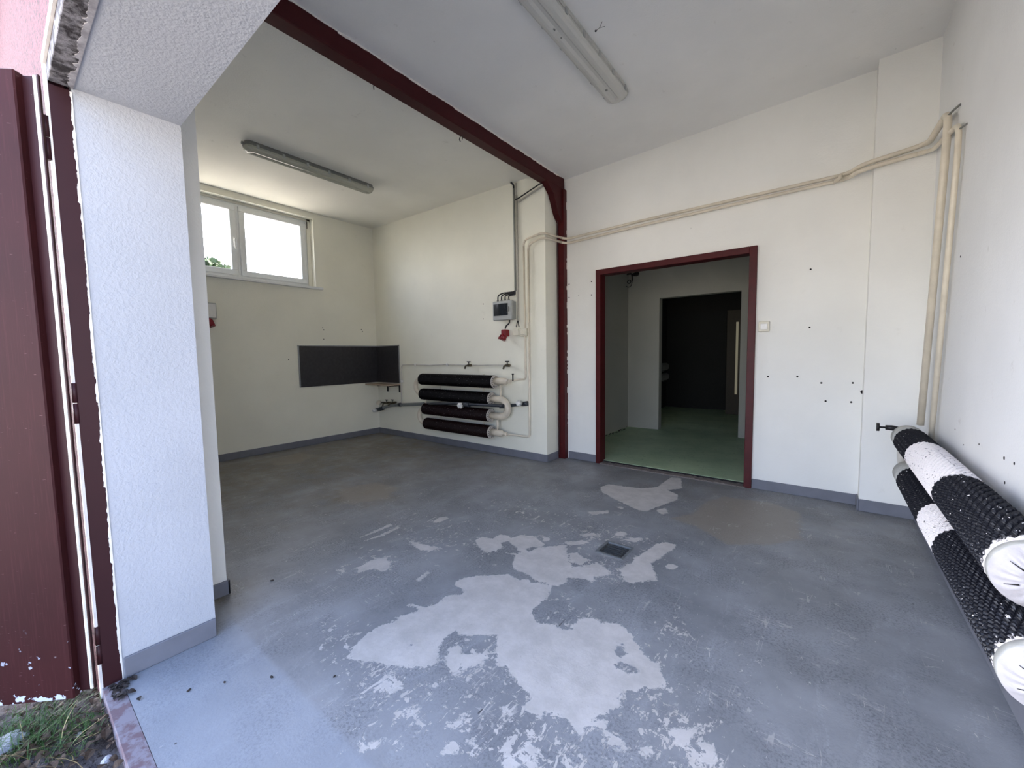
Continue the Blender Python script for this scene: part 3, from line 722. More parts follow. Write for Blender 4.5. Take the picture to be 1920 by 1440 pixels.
# grey waste pipe -------------------------------------------------------------
gp = thing('waste_pipe', A(705, 769), 'grey plastic waste pipe running behind and across the four-tube radiator', 'waste pipe')
YG = YR-0.05
tubo('pipe', [A(712, 768, YG), A(722, 763, YG), A(733, 760, YG), A(790, 757.5, YG), A(795, 757.3, YG)], 0.024, M['greypvc'], gp, 0.06)
tubo('pipe', [A(795, 757.3, YG), A(812, 757, 3.60), A(862, 756.5, 3.585), A(884, 758.5, 3.585), A(940, 761, 3.60), A(952, 761, YG), A(986, 757.5, YG)], 0.018, M['darkpvc'], gp, 0.05)
tubo('coupling', [A(704, 769.2, YG), A(719, 765, YG)], 0.031, M['darkpvc'], gp, 0)
tubo('coupling', [A(748, 759, YG), A(752, 759, YG)], 0.029, M['darkpvc'], gp, 0)
tubo('coupling', [A(868, 758, 3.585), A(880, 759, 3.585)], 0.030, M['darkpvc'], gp, 0)
tubo('coupling', [A(936, 761.5, 3.62), A(946, 761.5, 3.66)], 0.026, M['darkpvc'], gp, 0)
tubo('coupling', [A(980, 757.5, YG), A(990, 756.5, YG)], 0.028, M['darkpvc'], gp, 0)
def cap(u, v, y, r):
    c = A(u, v, y); bm = bmesh.new(); tube(bm, [c+Vector((0, .03, 0)), c+Vector((0, -.03, 0)), c+Vector((0, -.045, 0))], [r, r, r*.6], 14)
    for k in range(6):
        t = k*math.pi/3; q = c+Vector((math.cos(t)*r, -.01, math.sin(t)*r)); tube(bm, [q+Vector((0, -.02, 0)), q+Vector((0, .02, 0))], r*.22, 6)
    return link_bm('screw_cap', bm, M['whiteplastic'], gp)
cap(703.5, 769.5, 3.70, .026); cap(864, 760, 3.56, .032); cap(974, 756, 3.70, .028)

# finned tubes -------------------------------------------------------------------
def finned(r, length, pitch, seg=56, rings=4, amp=0.007, petals=26, pa=0.0022, yj=.12):
    "helical crimped fin sleeve along +Y from 0"
    n = int(length/pitch*rings)
    i = np.arange(n+1); th = np.arange(seg)/seg*2*np.pi
    I, T = np.meshgrid(i, th, indexing='ij')
    ph = (I/rings + T/(2*np.pi)) % 1.0
    turn = np.floor(I/rings + T/(2*np.pi))
    R = r - amp*ph - 0.35*amp*(ph > 0.7) + pa*np.sin(petals*T + turn*2.1)*np.cos(ph*3.0)
    Y = I/n*length + yj*pitch*np.sin(petals*T + turn*2.1)
    R[0] = r*0.93; R[-1] = r*0.93
    co = np.stack([R*np.cos(T), Y, R*np.sin(T)], -1).reshape(-1, 3)
    idx = np.arange((n+1)*seg).reshape(n+1, seg); nx = np.roll(idx, -1, 1)
    fc = np.stack([idx[:-1], idx[1:], nx[1:], nx[:-1]], -1).reshape(-1, 4)
    me = bpy.data.meshes.new('finned_tube'); me.from_pydata(co.tolist(), [], fc.tolist()); me.update(); return me
def put_mesh(name, me, mat, parent, loc, rot=(0, 0, 0)):
    me = me if mat is None else me
    if mat is not None and not me.materials: me.materials.append(mat)
    o = bpy.data.objects.new(name, me); col.objects.link(o)
    o.matrix_world = Matrix.Translation(loc) @ __import__('mathutils').Euler(rot).to_matrix().to_4x4()
    if parent: 
        bpy.context.view_layer.update(); mw = o.matrix_world.copy(); o.parent = parent; o.matrix_parent_inverse = parent.matrix_world.inverted(); o.matrix_world = mw
    return o
# left radiator: four tubes along X
rad = thing('finned_radiator', (-3.8, 3.68, 0.29), 'radiator of four stacked black finned tubes with cream U-bends on back wall', 'radiator')
RL, RY = 0.079, 3.688
zc_ = [0.905, 0.697, 0.492, 0.287]
xe = [(-4.475, -3.135), (-4.470, -3.195), (-4.425, -3.215), (-4.40, -3.205)]
cols_ = [(10, 7, 7), (12, 9, 10), (30, 14, 14), (32, 17, 15)]
for k, (z, (x0, x1)) in enumerate(zip(zc_, xe)):
    me = finned(RL, x1-x0, 0.0125, 40, 4, 0.006, 20, 0.0018)
    me.materials.append(m_fin('dark fins %d' % k, [], cols_[k], spk=0.5, spec=.12))
    ft = put_mesh('finned_tube', me, None, rad, (x0, RY, z), (0, 0, -math.pi/2))
    # slotted end disc
    bm = bmesh.new(); tube(bm, [(x1-.001, RY, z), (x1+.008, RY, z)], 0.077, 32); link_bm('end_disc', bm, M['flange'], ft)
    bm = bmesh.new(); tube(bm, [(x0-.006, RY, z), (x0+.001, RY, z)], 0.074, 32); link_bm('end_disc', bm, M['flange'], ft)
    bm = bmesh.new()
    for j in range(14):
        t = j*2*math.pi/14+.1; cs, sn = math.cos(t), math.sin(t)
        p0 = Vector((x1+.0085, RY+cs*.046, z+sn*.046)); p1 = Vector((x1+.0085, RY+cs*.068, z+sn*.068))
        tube(bm, [p0, p1], [.002, .0042], 4)
    link_bm('disc_slots', bm, M['slot'], ft)['kind'] = 'stuff'
def ubend(parent, x, z0, z1, side, r, mat, out=0.10):
    n = 12; zc0 = (z0+z1)/2; R = (z0-z1)/2
    pts = [(x, RY, z0), (x+side*out*.45, RY, z0)]
    pts += [(x+side*(out*.45+R*1.05*math.sin(math.pi*k/n)), RY, zc0+R*math.cos(math.pi*k/n)) for k in range(1, n)]
    pts += [(x+side*out*.45, RY, z1), (x, RY, z1)]
    bm = bmesh.new(); tube(bm, pts, r, 18); return link_bm('u_bend', bm, mat, parent)
ubend(rad, -3.20, zc_[1], zc_[2], 1, 0.042, M['pipe'], 0.34)
ubend(rad, -4.46, zc_[0], zc_[1], -1, 0.030, M['pipe'])
ubend(rad, -4.40, zc_[2], zc_[3], -1, 0.030, M['pipe'])
def stub(x, z, parent):
    bm = bmesh.new(); tube(bm, [(x, RY, z), (x+.15, RY, z), (x+.18, RY, z), (x+.19, RY, z)], [.042, .042, .034, .02], 18); link_bm('inlet_stub', bm, M['pipe'], parent)
    bm = bmesh.new(); tube(bm, [(x+.19, RY, z), (x+.24, RY, z)], .024, 6); tube(bm, [(x+.21, RY, z), (x+.21, RY-.05, z+.015)], .014, 8); link_bm('union_nut', bm, M['pipe'], parent)
stub(-3.13, zc_[0]+.01, rad); stub(-3.2, zc_[3], rad)
for (x, z0, z1) in ((-3.045, zc_[0]-.04, zc_[1]+.035), (-3.10, zc_[2]-.035, zc_[3]+.04)):
    tubo('spacer_rod', [(x, RY, z0), (x, RY, z1)], 0.014, M['pipe'], rad, 0)
tubo('spacer_rod', [(-4.40, RY, zc_[1]), (-4.40, RY, zc_[2])], 0.008, M['pipe'], rad, 0)
c = A(961.5, 706, RY); bm = bmesh.new(); tube(bm, [c+Vector((0, 0, -.05)), c+Vector((0, 0, .03))], .008, 8); bx(bm, c.x-.015, c.x+.015, c.y-.006, c.y+.006, c.z+.02, c.z+.035, .003); link_bm('vent_valve', bm, M['darkmetal'], rad)
for x in (-4.2, -3.4):
    tubo('wall_bracket', [(x, YR, 0.2), (x, YR-.02, 0.2), (x, YR-.02, 0.98), (x, YR, 0.98)], 0.008, M['pipe'], rad, 0.01, 6)

# heating pipes -------------------------------------------------------------------
RPX = 0.0155
yw = YR-0.03; yd = YD-0.035; yp = YP-0.03
def B(u, v, y): return at(u, v, 1, y)
h1 = thing('heating_pipe', B(1300, 398, yd), 'upper cream heating pipe along the door wall to the right corner', 'pipe', )
h2 = thing('heating_pipe', B(1300, 406, yd), 'lower cream heating pipe along the door wall, just beneath the upper pipe', 'pipe')
p_in = Vector((-2.95, RY, zc_[0]+.01))
a1 = [Vector((-2.95, RY, 0.915)), B(986, 713, yw), B(981, 460, yw)]
a1 = [Vector((-2.95, RY, 0.915)), Vector((B(984, 713, yw).x-.06, yw, 0.94)), Vector((B(985.5, 700, yw).x, yw, 0.94)), Vector((B(981.5, 445, yw).x, yw, 2.515)), Vector((-2.47, yw-.012, 2.545)), Vector((-2.36, yd, 2.52)), B(1200, 414.6, yd), Vector((0.10, yd, B(1562, 332, yd).z)),
      Vector((0.16, yp, B(1588, 315.5, yp).z)), Vector((0.42, yp, B(1735, 273, yp).z)), Vector((0.497, yp-.05, 2.585)), Vector((0.505, 3.42, 2.56)), Vector((0.505, 3.42, 2.40)), Vector((0.497, 3.66, 0.73))]
bm = bmesh.new(); sm = smooth_path(a1, 0.07); 
bm.free()
def pipe_runs(path, parent, cuts, rad_of):
    parts = [[]]
    for q in path:
        parts[-1].append(q)
        if cuts and cuts[0](q): cuts.pop(0); parts.append([q])
    for pth in parts:
        if len(pth) > 1:
            bm = bmesh.new(); tube(bm, pth, [rad_of(q) for q in pth], 12); link_bm('pipe_run', bm, M['pipe'], parent)
pipe_runs(sm, h1, [lambda q: q.z > 1.0, lambda q: q.z > 2.50, lambda q: q.y > 4.0, lambda q: q.x > .12, lambda q: q.x > .45, lambda q: q.y < 3.6], lambda q: .0115 if q.x < -2.4 else .013 if q.x < .05 else .0155 if q.x < .485 else .0185)
a2 = [Vector((-2.96, RY, 0.287)), Vector((B(990, 820, yw).x-.05, yw, 0.27)), Vector((B(993, 818, yw).x, yw, 0.27)), Vector((B(990, 455, yw).x, yw, 2.455)), Vector((-2.47, yw-.012, 2.495)), Vector((-2.36, yd, 2.472)), B(1200, 423.4, yd), Vector((0.085, yd, B(1557, 342, yd).z)),
      Vector((0.15, yp, B(1586, 326, yp).z)), Vector((0.42, yp, B(1735, 286, yp).z)), Vector((0.515, yp-.05, 2.53)), Vector((0.520, 3.23, 2.41)), Vector((0.520, 3.23, 2.25)), Vector((0.515, 3.46, 0.5))]
pipe_runs(smooth_path(a2, 0.07), h2, [lambda q: q.z > .35, lambda q: q.z > 2.44, lambda q: q.y > 4.0, lambda q: q.x > .11, lambda q: q.x > .45, lambda q: q.y < 3.5], lambda q: .0115 if q.x < -2.4 else .013 if q.x < .05 else .0155 if q.x < .49 else .0135)
c = B(1570, 339, yd); bm = bmesh.new(); tube(bm, [c+Vector((-.02, .02, 0)), c+Vector((.0, -.04, -.004)), c+Vector((.015, -.055, .0)), c+Vector((.015, -.055, .025))], .014, 10); link_bm('elbow', bm, M['pipe'], h2)
for u, v in ((1330, 389), (1120, 434)):
    c = B(u, v, yd)
# pipe hook near corner
tubo('wall_hook', [Vector((0.505, 3.42, 2.54)), Vector((0.525, 3.39, 2.555)), Vector((XR, 3.37, 2.565))], 0.006, M['greyplastic2'], h1, 0.02, 6)
tubo('wall_hook', [Vector((0.52, 3.23, 2.38)), Vector((XR, 3.20, 2.39))], 0.005, M['greyplastic2'], h2, 0.0, 6)
for k, x in enumerate((-2.66,)):
    pass

# right radiator -------------------------------------------------------------------
RR = 0.083
rr_ = thing('finned_radiator', (0.43, 2.6, 0.46), 'pair of finned radiator tubes painted in black and white bands on right wall', 'radiator')
def right_tube(x, z, y0, y1, bands, nm, cl=.16):
    y0 += .03; me = finned(RR, y1-y0, 0.0145, 96, 4, 0.0085, 26, 0.0014, .22)
    me.materials.append(m_fin(nm, [(a-y0, b-y0) for a, b in bands], (24, 24, 30), spk=1.0))
    ft = put_mesh('finned_tube', me, None, rr_, (x, y0, z))
    y0 -= .03
    bm = bmesh.new(); tube(bm, [(x, y0+.004, z), (x, y0+.008, z), (x, y0+.030, z), (x, y0+.034, z)], [RR*.985, RR*1.01, RR*1.01, RR*.97], 64); link_bm('cap_rim', bm, M['greycap'], ft)
    # gathered end cap, pleated like folded sheet
    bm = bmesh.new(); n = 96; prev = None
    rings = 14
    for i in range(rings+1):
        t = i/rings; ring = []
        for k in range(n):
            th = 2*math.pi*k/n
            pl = math.sin(9*th+1.3*math.sin(3*th)) * 0.55 + math.sin(17*th+2)*0.3
            rad_ = RR*(1.0-0.72*t)
            dy = 0.030*math.sin(min(1, t*1.2)*math.pi/2) + 0.0075*pl*math.sin(math.pi*min(1, t*1.15))
            ring.append(bm.verts.new((x+rad_*math.cos(th), y0+0.004-dy, z+rad_*math.sin(th))))
        if prev:
            for k in range(n): f = bm.faces.new((prev[k], prev[(k+1) % n], ring[(k+1) % n], ring[k])); f.smooth = True
        prev = ring
    bm.faces.new(prev)
    link_bm('end_cap', bm, M['whitecap'], ft)
    bm = bmesh.new()
    for j in range(6):
        th = j*2*math.pi/6+0.45+random.uniform(-.1, .1); r0, r1 = RR*random.uniform(.42, .5), RR*random.uniform(.62, .8)
        tube(bm, [(x+r0*math.cos(th), y0-.0275, z+r0*math.sin(th)), (x+r1*math.cos(th), y0-.0175, z+r1*math.sin(th))], [.0022, .0007], 5)
    link_bm('cap_slits', bm, M['slot'], ft)['kind'] = 'stuff'
    bm = bmesh.new(); tube(bm, [(x, y0-.03, z), (x, y0-.16, z)], 0.022, 20); link_bm('inlet_stub', bm, M['pipe_w'], ft)
    bm = bmesh.new(); tube(bm, [(x, y1-.002, z), (x, y1+cl, z), (x, y1+cl+.03, z)], [RR*.97, RR*.95, RR*.6], 40); link_bm('end_cap', bm, M['greycap'], ft)
    return ft
M['whitecap'] = m_plain('chalky white cap paint', srgb(176, 170, 169), 0.6, var=0.10, scale=24, bumpd=0.001)
M['greycap'] = m_plain('dirty white cap paint', srgb(176, 174, 166), 0.6, var=0.15, scale=30)
right_tube(0.43, 0.655, 1.535, 3.42, [(2.26, 2.96), (1.5, 1.60)], 'banded fins upper', .15)
right_tube(0.43, 0.458, 1.425, 3.21, [(2.20, 2.53), (1.40, 1.475)], 'banded fins lower', .20)
bm = bmesh.new()
tubo('u_bend', [(0.43, 3.58, .655), (0.43, 3.72, .65), (0.43, 3.72, .46), (0.43, 3.44, .458)], 0.03, M['pipe_w'], rr_, 0.09, 14)
c = Vector((0.345, 3.66, 0.705)); vv = bmesh.new(); tube(vv, [(0.43, 3.64, .69), (0.36, 3.64, .70), (0.33, 3.64, .70)], [.014, .018, .016], 10); link_bm('valve', vv, M['darkmetal'], rr_)
vv = bmesh.new(); tube(vv, [(0.33, 3.64, .70), (0.295, 3.64, .70)], .006, 8); tube(vv, [(0.300, 3.64, .70), (0.285, 3.64, .70)], .028, 14); link_bm('valve_wheel', vv, M['darkmetal'], rr_)
for y in (1.9, 3.1):
    tubo('wall_bracket', [(XR, y, .35), (XR-.03, y, .35), (0.44, y, .365)], 0.010, M['pipe_w'], rr_, 0.01, 6)
    tubo('wall_bracket', [(XR, y, .55), (XR-.03, y, .55), (0.44, y, .562)], 0.010, M['pipe_w'], rr_, 0.01, 6)

# electrics on radiator wall ------------------------------------------------------
db = thing('distribution_box', A(944, 580, YR), 'grey fuse box with dark smoked cover hanging on the radiator wall', 'fuse box')
a, b = at(923, 566, 1, YR-.10), at(958, 599, 1, YR-.10)
x0, x1, z0, z1 = a.x, at(961, 580, 1, YR-.08).x, b.z, a.z
bm = bmesh.new(); bx(bm, x0, x1, YR-.10, YR-.045, z0, z1, .014, 3); bx(bm, x0+.01, x1-.006, YR-.05, YR, z0+.01, z1-.01, .004); link_bm('body', bm, M['greyplastic'], db)
bm = bmesh.new(); n = 8
for i in range(n):
    pass
cx0, cx1, cz0, cz1 = x0+.02, x1-.055, z0+.055, z1-.035
vs = []
for i in range(n+1):
    t = i/n; xx = cx0+(cx1-cx0)*t; yy_ = YR-.103-.012*math.sin(math.pi*t)
    vs.append([bm.verts.new((xx, yy_, cz0)), bm.verts.new((xx, yy_, cz1)), bm.verts.new((xx, YR-.098, cz1)), bm.verts.new((xx, YR-.098, cz0))])
for p, q in zip(vs, vs[1:]):
    for k in range(4): bm.faces.new((p[k], q[k], q[(k+1) % 4], p[(k+1) % 4]))
bm.faces.new(vs[0]); bm.faces.new(vs[-1][::-1])
bmesh.ops.recalc_face_normals(bm, faces=bm.faces[:]); link_bm('smoked_cover', bm, M['smoke'], db)
bm = bmesh.new(); bx(bm, cx1+.004, cx1+.02, YR-.112, YR-.10, cz0+.04, cz1-.04, .004, 2); link_bm('latch', bm, M['greyplastic2'], db)
for i in range(4):
    xx = x0+.045+i*.055; bm = bmesh.new(); tube(bm, [(xx, YR-.05, z1-.012), (xx, YR-.05, z1+.018)], .013, 10); link_bm('cable_gland', bm, M['greyplastic2'], db)
cx = at(964, 400, 1, YR-.015).x; cx2 = at(972, 500, 1, YR-.015).x
for i in range(4):
    xx = x0+.045+i*.055
    tubo('cable', [(xx, YR-.05, z1+.015), (xx, YR-.05, z1+.07-.005*i), (xx+.06, YR-.045, z1+.095-.012*i), (cx, YR-.02, z1+.10-.012*i), (cx, YR-.016, z1+.15)], 0.0075, M['cable'], db, 0.035, 7)
co_ = thing('cable_conduit', (cx, YR-.015, 2.0), 'darker grey cable conduit rising from the fuse box to the ceiling', 'conduit')
tubo('conduit', [at(966.5, 545, 1, YR-.016), (at(963, 352, 1, YR-.016).x, YR-.016, 3.12)], 0.012, M['conduit_d'], co_, 0)
tubo('cable_end', [(at(963, 352, 1, YR-.016).x, YR-.016, 3.10), (at(963, 352, 1, YR-.016).x, YR-.016, 3.165), (at(963, 352, 1, YR-.016).x-.03, YR-.03, 3.19)], 0.010, M['cable'], co_, 0.03, 7)
co2 = thing('cable_conduit', (cx2, YR-.02, 2.0), 'pale grey conduit reaching down to the cream sockets, right of the fuse box', 'conduit')
xt = at(968, 360, 1, YR-.018).x; xb = at(971.5, 607, 1, YR-.018).x
tubo('conduit', [(xb, YR-.018, 1.62), (xt, YR-.018, 3.03)], 0.013, M['conduit'], co2, 0)
tubo('conduit_top', [(xt-.005, YR-.018, 3.03), (xt-.005, YR-.018, 3.17)], 0.010, M['conduit'], co2, 0)
for dx in (-.012, .014): tubo('cable', [(xb, YR-.02, 1.63), (xb+dx, YR-.03, 1.575), (xb+dx*1.6, YR-.03, 1.545)], 0.005, M['cable'], co2, 0.02, 6)
lk = thing('cable', A(985, 357, YR-.02), 'black cable running up from the conduits to the steel beam', 'cable')
tubo('cable', [(xt-.01, YR-.03, 2.985), (xt+.04, YR-.03, 2.99), (-2.50, YR-.05, 3.06), (-2.47, YR-.03, 3.07)], 0.007, M['cable'], lk, 0.03, 7)
tubo('sleeve', [(xt+.03, YR-.02, 2.955), (-2.52, YR-.02, 3.035), (-2.475, YR-.02, 3.04)], 0.011, M['conduit'], lk, 0.02, 8)
# red industrial plug
rs = thing('red_power_socket', A(946, 628, YR), 'red industrial power socket hanging on a black cable under the fuse box', 'socket')
pz = at(947, 618, 1, YR-.05); pb = at(943, 637, 1, YR-.07)
tubo('cable', [(x1-.07, YR-.05, z0+.005), (x1-.075, YR-.05, z0-.04), (pz.x+.03, YR-.05, z0-.055), (pz.x+.005, YR-.045, z0-.075), (pz.x, YR-.045, pz.z+.01)], 0.0085, M['cable'], rs, 0.03, 8)
bm = bmesh.new(); bx(bm, pz.x-.035, pz.x+.035, YR-.09, YR-.005, pb.z+.04, pz.z+.0, .012, 3); link_bm('body', bm, M['red'], rs)
bm = bmesh.new(); tube(bm, [(pz.x-.0, YR-.055, pb.z+.065), (pz.x-.012, YR-.085, pb.z-.005)], [.034, .036], 16); link_bm('socket_shroud', bm, M['red'], rs)
bm = bmesh.new(); tube(bm, [(pz.x-.03, YR-.085, pb.z+.055), (pz.x-.05, YR-.115, pb.z+.012)], .012, 8); link_bm('hinge_lid', bm, M['red'], rs)
so = thing('power_socket', A(976, 622, YR), 'cream twin wall socket beside the heating pipes', 'socket')
def wbx(nm, u0, v0, u1, v1, dep, mat, par):
    a = at(u0, v0, 1, YR-dep); b = at(u1, v1, 1, YR-dep)
    bm = bmesh.new(); bx(bm, a.x, b.x, YR-dep, YR, b.z, a.z, .006, 2); return link_bm(nm, bm, mat, par)
wbx('socket_box', 962, 616.5, 972, 628.5, .05, M['creamplastic'], so)
wbx('socket_box', 973, 616, 987, 629.5, .055, M['creamplastic'], so)
wbx('socket_lid', 974.5, 619, 984, 627, .062, M['creamplastic'], so)
wbx('back_box', 986, 616, 990, 627.5, .03, M['creamplastic'], so)
# left wall box with red plug
lb = thing('wall_socket_box', (XL, 1.6, 1.7), 'pale socket box with red plug on the window wall, half hidden by pillar', 'socket')
a, b = at(388, 567, 0, XL+.06), at(407, 598, 0, XL+.06)
box('box_body', XL, XL+.07, a.y-.15, b.y, b.z, a.z, M['greyplastic'], lb, .008, 2)
box('box_lid', XL+.07, XL+.078, a.y-.14, b.y-.012, b.z+.012, a.z-.012, M['whiteplastic'], lb, .004)
a2_, b2_ = at(390, 601, 0, XL+.06), at(404, 613, 0, XL+.06)
bm = bmesh.new(); tube(bm, [(XL+.04, a2_.y, b.z+.0), (XL+.05, a2_.y+.01, b2_.z+.06), (XL+.07, a2_.y+.03, b2_.z+.0)], [.030, .045, .040], 12); link_bm('plug', bm, M['red'], lb)
tubo('cable', [(XL+.02, b.y-.09, a.z), (XL+.02, b.y-.11, a.z+.15), (XL+.012, b.y-.115, a.z+.36)], 0.006, M['conduit'], lb, 0.05, 6)

# ceiling lamps ------------------------------------------------------------------
def lamp(name, x, y0, y1, wd, label, dm, hm, spots):
    z = zc(x); L = thing(name, (x, (y0+y1)/2, z), label, 'ceiling lamp', )
    # stadium tray
    def loop(hw, zz, r=None, ins=0.0):
        r = hw; pts = []
        for k in range(9): t = math.pi+k*math.pi/8; pts.append((x+hw*math.cos(t)*1.0, y0+ins+0.045+0.045*math.sin(t), zz))
        for k in range(9): t = k*math.pi/8; pts.append((x+hw*math.cos(t), y1-ins-0.045+0.045*math.sin(t), zz))
        return pts
    def loft(levels, nm, mat, cap_last=True):
        bm = bmesh.new(); prev = None
        for hw, zz, ins in levels:
            ring = [bm.verts.new(p) for p in loop(hw, zz, ins=ins)]
            if prev:
                for k in range(len(ring)): f = bm.faces.new((prev[k], prev[(k+1) % len(ring)], ring[(k+1) % len(ring)], ring[k])); f.smooth = False
            prev = ring
        if cap_last: bm.faces.new(prev)
        return link_bm(nm, bm, mat, L)
    h = wd/2
    loft([(h*.90, z, .01), (h*.92, z-.022, .006), (h, z-.026, 0), (h, z-.040, 0)], 'housing', hm, False)
    loft([(h*.97, z-.038, .004), (h*.97, z-.056, .006), (h*.86, z-.072, .015), (h*.70, z-.082, .028), (h*.50, z-.088, .040), (h*.30, z-.086, .055), (h*.12, z-.074, .07)], 'diffuser', dm)
    for sx_ in (-.4, .4):
        bm = bmesh.new(); tube(bm, [(x+sx_*h, y0+.07, z-.048), (x+sx_*h, y1-.07, z-.048)], .013, 10); link_bm('lamp_tube', bm, M['lamptube'], L)
    n = 6
    for k in range(n):
        yy2 = y0+.10+(y1-y0-.2)*k/(n-1)
        bm = bmesh.new(); bx(bm, x+h-.004, x+h+.005, yy2-.012, yy2+.012, z-.058, z-.022, .002)
        link_bm('clip', bm, M['greyplastic'], L)
        bm = bmesh.new(); bx(bm, x-h-.005, x-h+.004, yy2-.012, yy2+.012, z-.058, z-.022, .002); link_bm('clip', bm, M['greyplastic'], L)
    bm = bmesh.new(); tube(bm, [(x, y0-.012, z-.022), (x, y0+.02, z-.022)], .014, 10); link_bm('cable_gland', bm, M['greyplastic2'], L)
    if spots:
        for (fx, fy, r) in spots:
            bm = bmesh.new(); zz = z-.0795
            tube(bm, [(x+fx*h, y0+fy, zz-.003), (x+fx*h, y0+fy, zz-.001)], r, 10)
            link_bm('dirt_spot', bm, M['greyplastic2'], L)
    return L
lamp('ceiling_lamp', -4.27, 1.535, 2.87, .135, 'grubby grey strip lamp on the ceiling near the window', M['diffuser_g'], M['greyplastic2'], [])
lamp('ceiling_lamp', -1.315, 1.83, 3.10, .165, 'white covered strip lamp on the ceiling right of the maroon beam', M['diffuser'], M['reflector'], [(-.25, .34, .011), (-.2, .42, .006), (-.15, 1.05, .010)])
# cobweb clump at right lamp
tw = thing('cobweb_tuft', (-1.19, 2.45, zc(-1.2)), 'dusty dark tuft hanging beside the white strip lamp', 'cobweb')
p = at(1117, 58, 2, zc(-1.2)-.01)
tubo('strand', [p, p+Vector((.03, -.01, -.004)), p+Vector((.06, -.035, .004))], .0014, M['cable'], tw, .02, 5)
tubo('strand', [p+Vector((.03, -.01, -.004)), p+Vector((.06, .005, .002))], .001, M['cable'], tw, 0, 5)
bm = bmesh.new(); bmesh.ops.create_icosphere(bm, subdivisions=1, radius=.007, matrix=Matrix.Translation(p)); link_bm('clump', bm, M['cable'], tw)

# floor drain ---------------------------------------------------------------------
dr = thing('floor_drain', (DRX, DRY, 0), 'square metal floor drain with dark cover set among worn paint', 'drain')
def ringz(name, cx_, cy_, o_, i_, z0, z1, mat, par):
    bm = bmesh.new()
    bx(bm, cx_-o_, cx_+o_, cy_-o_, cy_-i_, z0, z1, .002); bx(bm, cx_-o_, cx_+o_, cy_+i_, cy_+o_, z0, z1, .002)
    bx(bm, cx_-o_, cx_-i_, cy_-i_, cy_+i_, z0, z1, .002); bx(bm, cx_+i_, cx_+o_, cy_-i_, cy_+i_, z0, z1, .002)
    return link_bm(name, bm, mat, par)
M['drainf'] = m_plain('grey drain frame', srgb(112, 116, 118), .5, .3, var=.15, scale=40)
M['drainc'] = m_plain('dark drain cover', srgb(62, 66, 70), .55, .3, var=.3, scale=60, bumpd=.001)
ringz('drain_frame', DRX, DRY, .092, .074, -.02, .003, M['drainf'], dr)
bm = bmesh.new(); bx(bm, DRX-.068, DRX+.068, DRY-.068, DRY+.068, -.02, -.006, .002)
for i in range(5): bx(bm, DRX-.055, DRX+.055, DRY-.052+i*.025, DRY-.044+i*.025, -.007, -.003, .001)
link_bm('drain_cover', bm, M['drainc'], dr)

# wall holes: small dark drill holes in the plaster -----------------------------------
wb = bpy.data.objects['wall_back']; wl = bpy.data.objects['wall_left']; wbl = bpy.data.objects['wall_back_left']; wr = bpy.data.objects['wall_right']; wbp = bpy.data.objects['wall_back_pier']
def hole(u, v, ax, val, par, r=.009):
    c = at(u, v, ax, val); bm = bmesh.new(); d = Vector((0, 0, 0)); d[ax] = 1
    s = -1 if ax == 1 or val > 0 else 1
    tube(bm, [c-d*.004*(-s)*-1, c+d*.0012*s], [r*random.uniform(.8, 1.2), r*.8], 7)
    link_bm('screw_hole', bm, M['holed'], par)
for u, v in ((1067, 533), (1067, 558), (1109, 528), (1109, 553), (1440, 706), (1495, 706), (1518, 614), (1548, 752), (1596, 754), (1520, 505), (1540, 718), (1599, 718)): hole(u, v, 1, YD, wb)
hole(1618, 735, 1, YD-.01, wb, .014)
for u, v in ((906, 570), (906, 598)): hole(u, v, 1, YR, wbl)
for u, v in ((605, 615), (607, 618.5), (677.5, 618), (679.5, 621.5), (607, 636), (541, 674)): hole(u, v, 0, XL, wl)
for u, v, r in ((1836, 833, .006), (1801, 481, .007), (1883, 859, .008), (1902, 869, .007), (1884, 905, .007), (1791, 805, .005), (1807, 834, .004)): hole(u, v, 0, XR, wr, r)

# ------------------------------------------------------------------ garage opening: frame, leaf, threshold
tr = struct(empty('trim_4', (OX0, 0.2, 0)))
fx = OX0
def rag(bm, x0, x1, y0, y1, z0, z1): bx(bm, x0, x1, y0, y1, z0, z1)
bm = bmesh.new(); bx(bm, fx-.055, fx+.002, 0.176, 0.228, -.03, OZ-.01, .002); link_bm('frame_post', bm, M['frame'], tr)
bm = bmesh.new(); bx(bm, fx, OX1, 0.176, 0.230, OZ-.002, OZ+.05, .002); link_bm('frame_head', bm, M['head'], tr)
bm = bmesh.new(); bx(bm, OX1-.002, OX1+.055, 0.176, 0.228, -.03, OZ-.01, .002); link_bm('frame_post', bm, M['frame'], tr)
# white edge band around the opening on the facade
wf = bpy.data.objects['wall_facade']
for nm, x0, x1, z0, z1, mt, par in (('edge_band', OX0-.032, OX0, -.1, OZ+.082, 'trimwhite', tr), ('edge_band', OX0, OX1+.082, OZ+.0505, OZ+.082, 'trimwhite', tr), ('edge_band', OX1+.055, OX1+.082, -.1, OZ+.05, 'trimwhite', tr),
                                 ('render_edge', OX0-.106, OX0-.032, -.1, OZ+.106, 'render', wf), ('render_edge', OX0-.032, OX1+.106, OZ+.082, OZ+.106, 'render', wf), ('render_edge', OX1+.082, OX1+.106, -.1, OZ+.082, 'render', wf)):
    bm = bmesh.new(); bx(bm, x0, x1, .168, .1758, z0, z1); link_bm(nm, bm, M[mt], par)
for nm, x0, x1, z0, z1 in (('render_edge', OX0-.106, OX0-.0555, -.1, OZ+.106), ('render_edge', OX0-.0555, OX1+.106, OZ+.0505, OZ+.106), ('render_edge', OX1+.0555, OX1+.106, -.1, OZ+.05)):
    bm = bmesh.new(); bx(bm, x0, x1, .1759, .23, z0, z1); link_bm(nm, bm, M['render'], wf)
